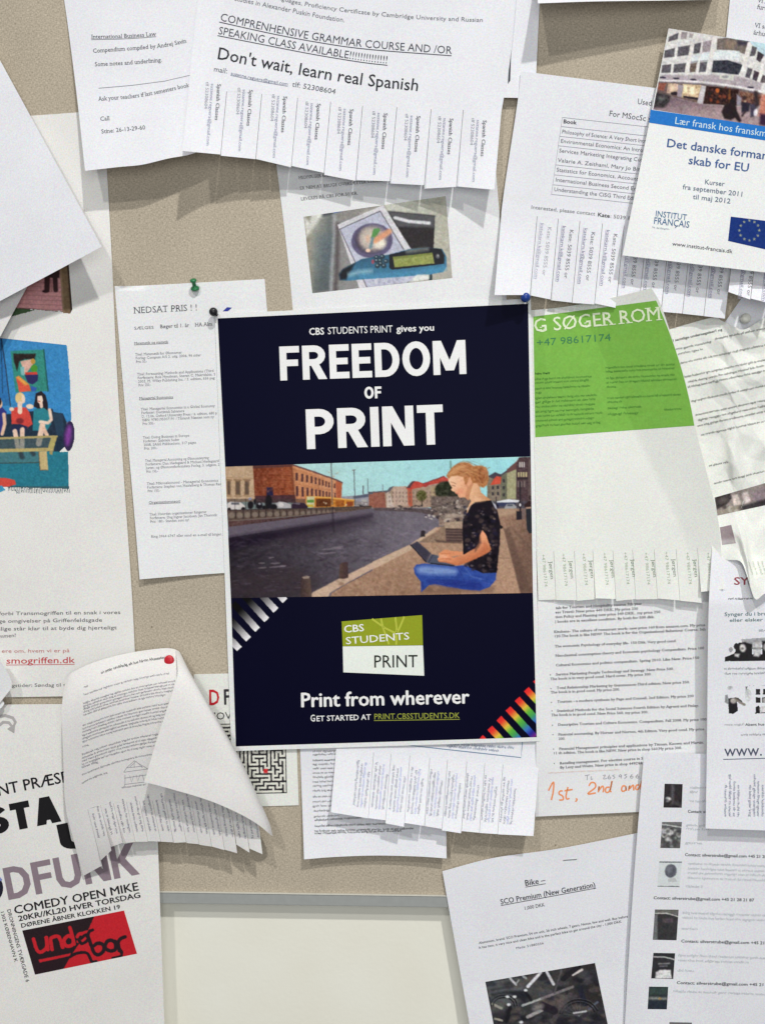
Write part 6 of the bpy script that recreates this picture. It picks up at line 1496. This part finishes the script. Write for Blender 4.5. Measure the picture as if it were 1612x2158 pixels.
def survey_pictures():
    p = Pic('H2', [(168, 462), (1000, 225), (1060, 535), (210, 718)], 1.0, (138, 126, 122), 3)
    p.poly([(170, 450), (380, 385), (410, 470), (340, 560), (200, 630)], (52, 46, 46), soft=2, tex=14); p.ell(290, 500, 70, 40, (92, 80, 78), -20, 5); p.poly([(415, 430), (500, 415), (545, 560), (440, 580)], (196, 180, 174), soft=2); p.poly([(550, 400), (640, 375), (680, 510), (600, 560)], (206, 190, 186), soft=2); p.poly([(680, 390), (900, 310), (900, 500), (720, 520)], (134, 118, 124), soft=3); p.poly([(520, 590), (900, 480), (960, 560), (560, 650)], (56, 48, 54), soft=3, tex=8); p.poly([(205, 640), (560, 560), (560, 640), (215, 715)], (146, 136, 122), soft=3); p.blobs(10, (300, 560, 560, 660), 24, [(70, 62, 58), (180, 170, 160)], .6, 2)
    p.noise(5); p.finish(.8, 1, .08, 1.1); p.place(CRUMP, 'meeting_photo')
    q = Pic('H2', [(242, 885), (405, 850), (470, 1110), (275, 1135)], 1.0, (146, 132, 136), 4); q.poly([(240, 1060), (470, 1040), (470, 1120), (270, 1140)], (176, 168, 170), soft=4); q.noise(4); q.place(CRUMP, 'grey_picture')
survey_pictures()

# ================================================================== pins and the staple
def lathe_mesh(prof, n=28):
    V = []; F = []
    for r, z in prof:
        for k in range(n):
            t = 2 * math.pi * k / n; V.append((r * math.cos(t), r * math.sin(t), z))
    for i in range(len(prof) - 1):
        for k in range(n):
            a = i * n + k; b = i * n + (k + 1) % n; F.append((a, b, b + n, a + n))
    me = bpy.data.meshes.new('pin'); me.from_pydata(V, [], F)
    for p in me.polygons: p.use_smooth = True
    me.update(); return me
PUSH = [(0.0001, .0125), (.0019, .0125), (.0031, .0119), (.0034, .0110), (.0032, .0101), (.0024, .0094), (.0020, .0078), (.0020, .0058), (.0025, .0044), (.0038, .0036), (.0044, .0028), (.0045, .0020), (.0041, .0013), (.0012, .0010), (.0001, .0010)]
BALL = [(0.0001, .0112)] + [(.0046 * math.sin(math.radians(a)), .0066 + .0046 * math.cos(math.radians(a))) for a in range(12, 160, 12)] + [(.0018, .0016), (.0019, .0008), (.0001, .0006)]
FLAT = [(0.0001, .0026), (.0022, .0025), (.0038, .0021), (.0046, .0014), (.0048, .0008), (.0044, .0003), (.0001, .0003)]
STEEL = plain('steel', (0.55, 0.55, 0.56), 0.3, 1.0)
def pin(name, px, py, h, axis, prof, mat, label, scale=1.0, needle=.006):
    loc = unproject(px, py, h)
    q = Vector(axis).normalized().to_track_quat('Z', 'Y')
    o = link(name, lathe_mesh(prof), mat, None, loc)
    o.rotation_euler = q.to_euler(); o.scale = (scale,) * 3
    link('needle', lathe_mesh([(.0001, .0016), (.0005, .0014), (.0005, -needle * .7), (.0001, -needle)], 10), STEEL, o)
    tag(o, label, 'push pin', 'pins holding the notices')
    return o
pin('push_pin', 412.5, 612, 1.6, (-.05, -.62, .78), PUSH, plain('green_plastic', (0.02, 0.20, 0.07), 0.3), 'green push pin at the top of the narrow price notice', .92)
pin('push_pin', 458, 664, 3.6, (-.42, -.82, .38), BALL, plain('black_plastic', (0.012, 0.012, 0.016), 0.35), 'black round pin at the top left corner of the navy poster', .88)
pin('push_pin', 1110, 634, 9.5, (-.3, -.85, .30), BALL, plain('blue_plastic', (0.012, 0.055, 0.32), 0.3), 'blue push pin at the top right corner of the navy poster', 1.0, .012)
pin('push_pin', 1567, 681, 2.2, (-.1, -.85, .5), BALL, plain('white_plastic', (0.88, 0.88, 0.80), 0.5), 'white pin at the top of the crumpled page', 1.0)
_u, _v = CURL.inv(np.array([357.]), np.array([1391.]))
pin('thumb_tack', 357.5, 1391, float(CURL.h(_u, _v)[0]) + .3, (0, -1, .08), FLAT, plain('red_plastic', (0.62, 0.018, 0.035), 0.35), 'flat red tack at the top of the curled typed notice', 1.0, .012)
def staple():
    a = BIKE.at(np.array([1186.]), np.array([1813.]), .45)[0]; b = BIKE.at(np.array([1215.]), np.array([1810.5]), .45)[0]
    d = (b - a); L = np.linalg.norm(d); d = d / L
    V = []; F = []
    pts = [a + np.array([0, .0012, 0]), a, b, b + np.array([0, .0012, 0])]
    for p in pts:
        for dx, dz in ((-.00025, -.00025), (.00025, -.00025), (.00025, .00025), (-.00025, .00025)):
            V.append(tuple(p - a + np.array([dx if p is pts[0] or p is pts[3] else 0, 0 if p is pts[0] or p is pts[3] else dx, dz])))
    for i in range(3):
        for k in range(4): F.append((i * 4 + k, i * 4 + (k + 1) % 4, i * 4 + 4 + (k + 1) % 4, i * 4 + 4 + k))
    me = bpy.data.meshes.new('staple'); me.from_pydata(V, [], F); me.update()
    o = link('staple', me, STEEL, None, a)
    tag(o, 'small steel staple near the top of the bicycle notice', 'staple')
staple()
bpy.data.objects.remove(_to)
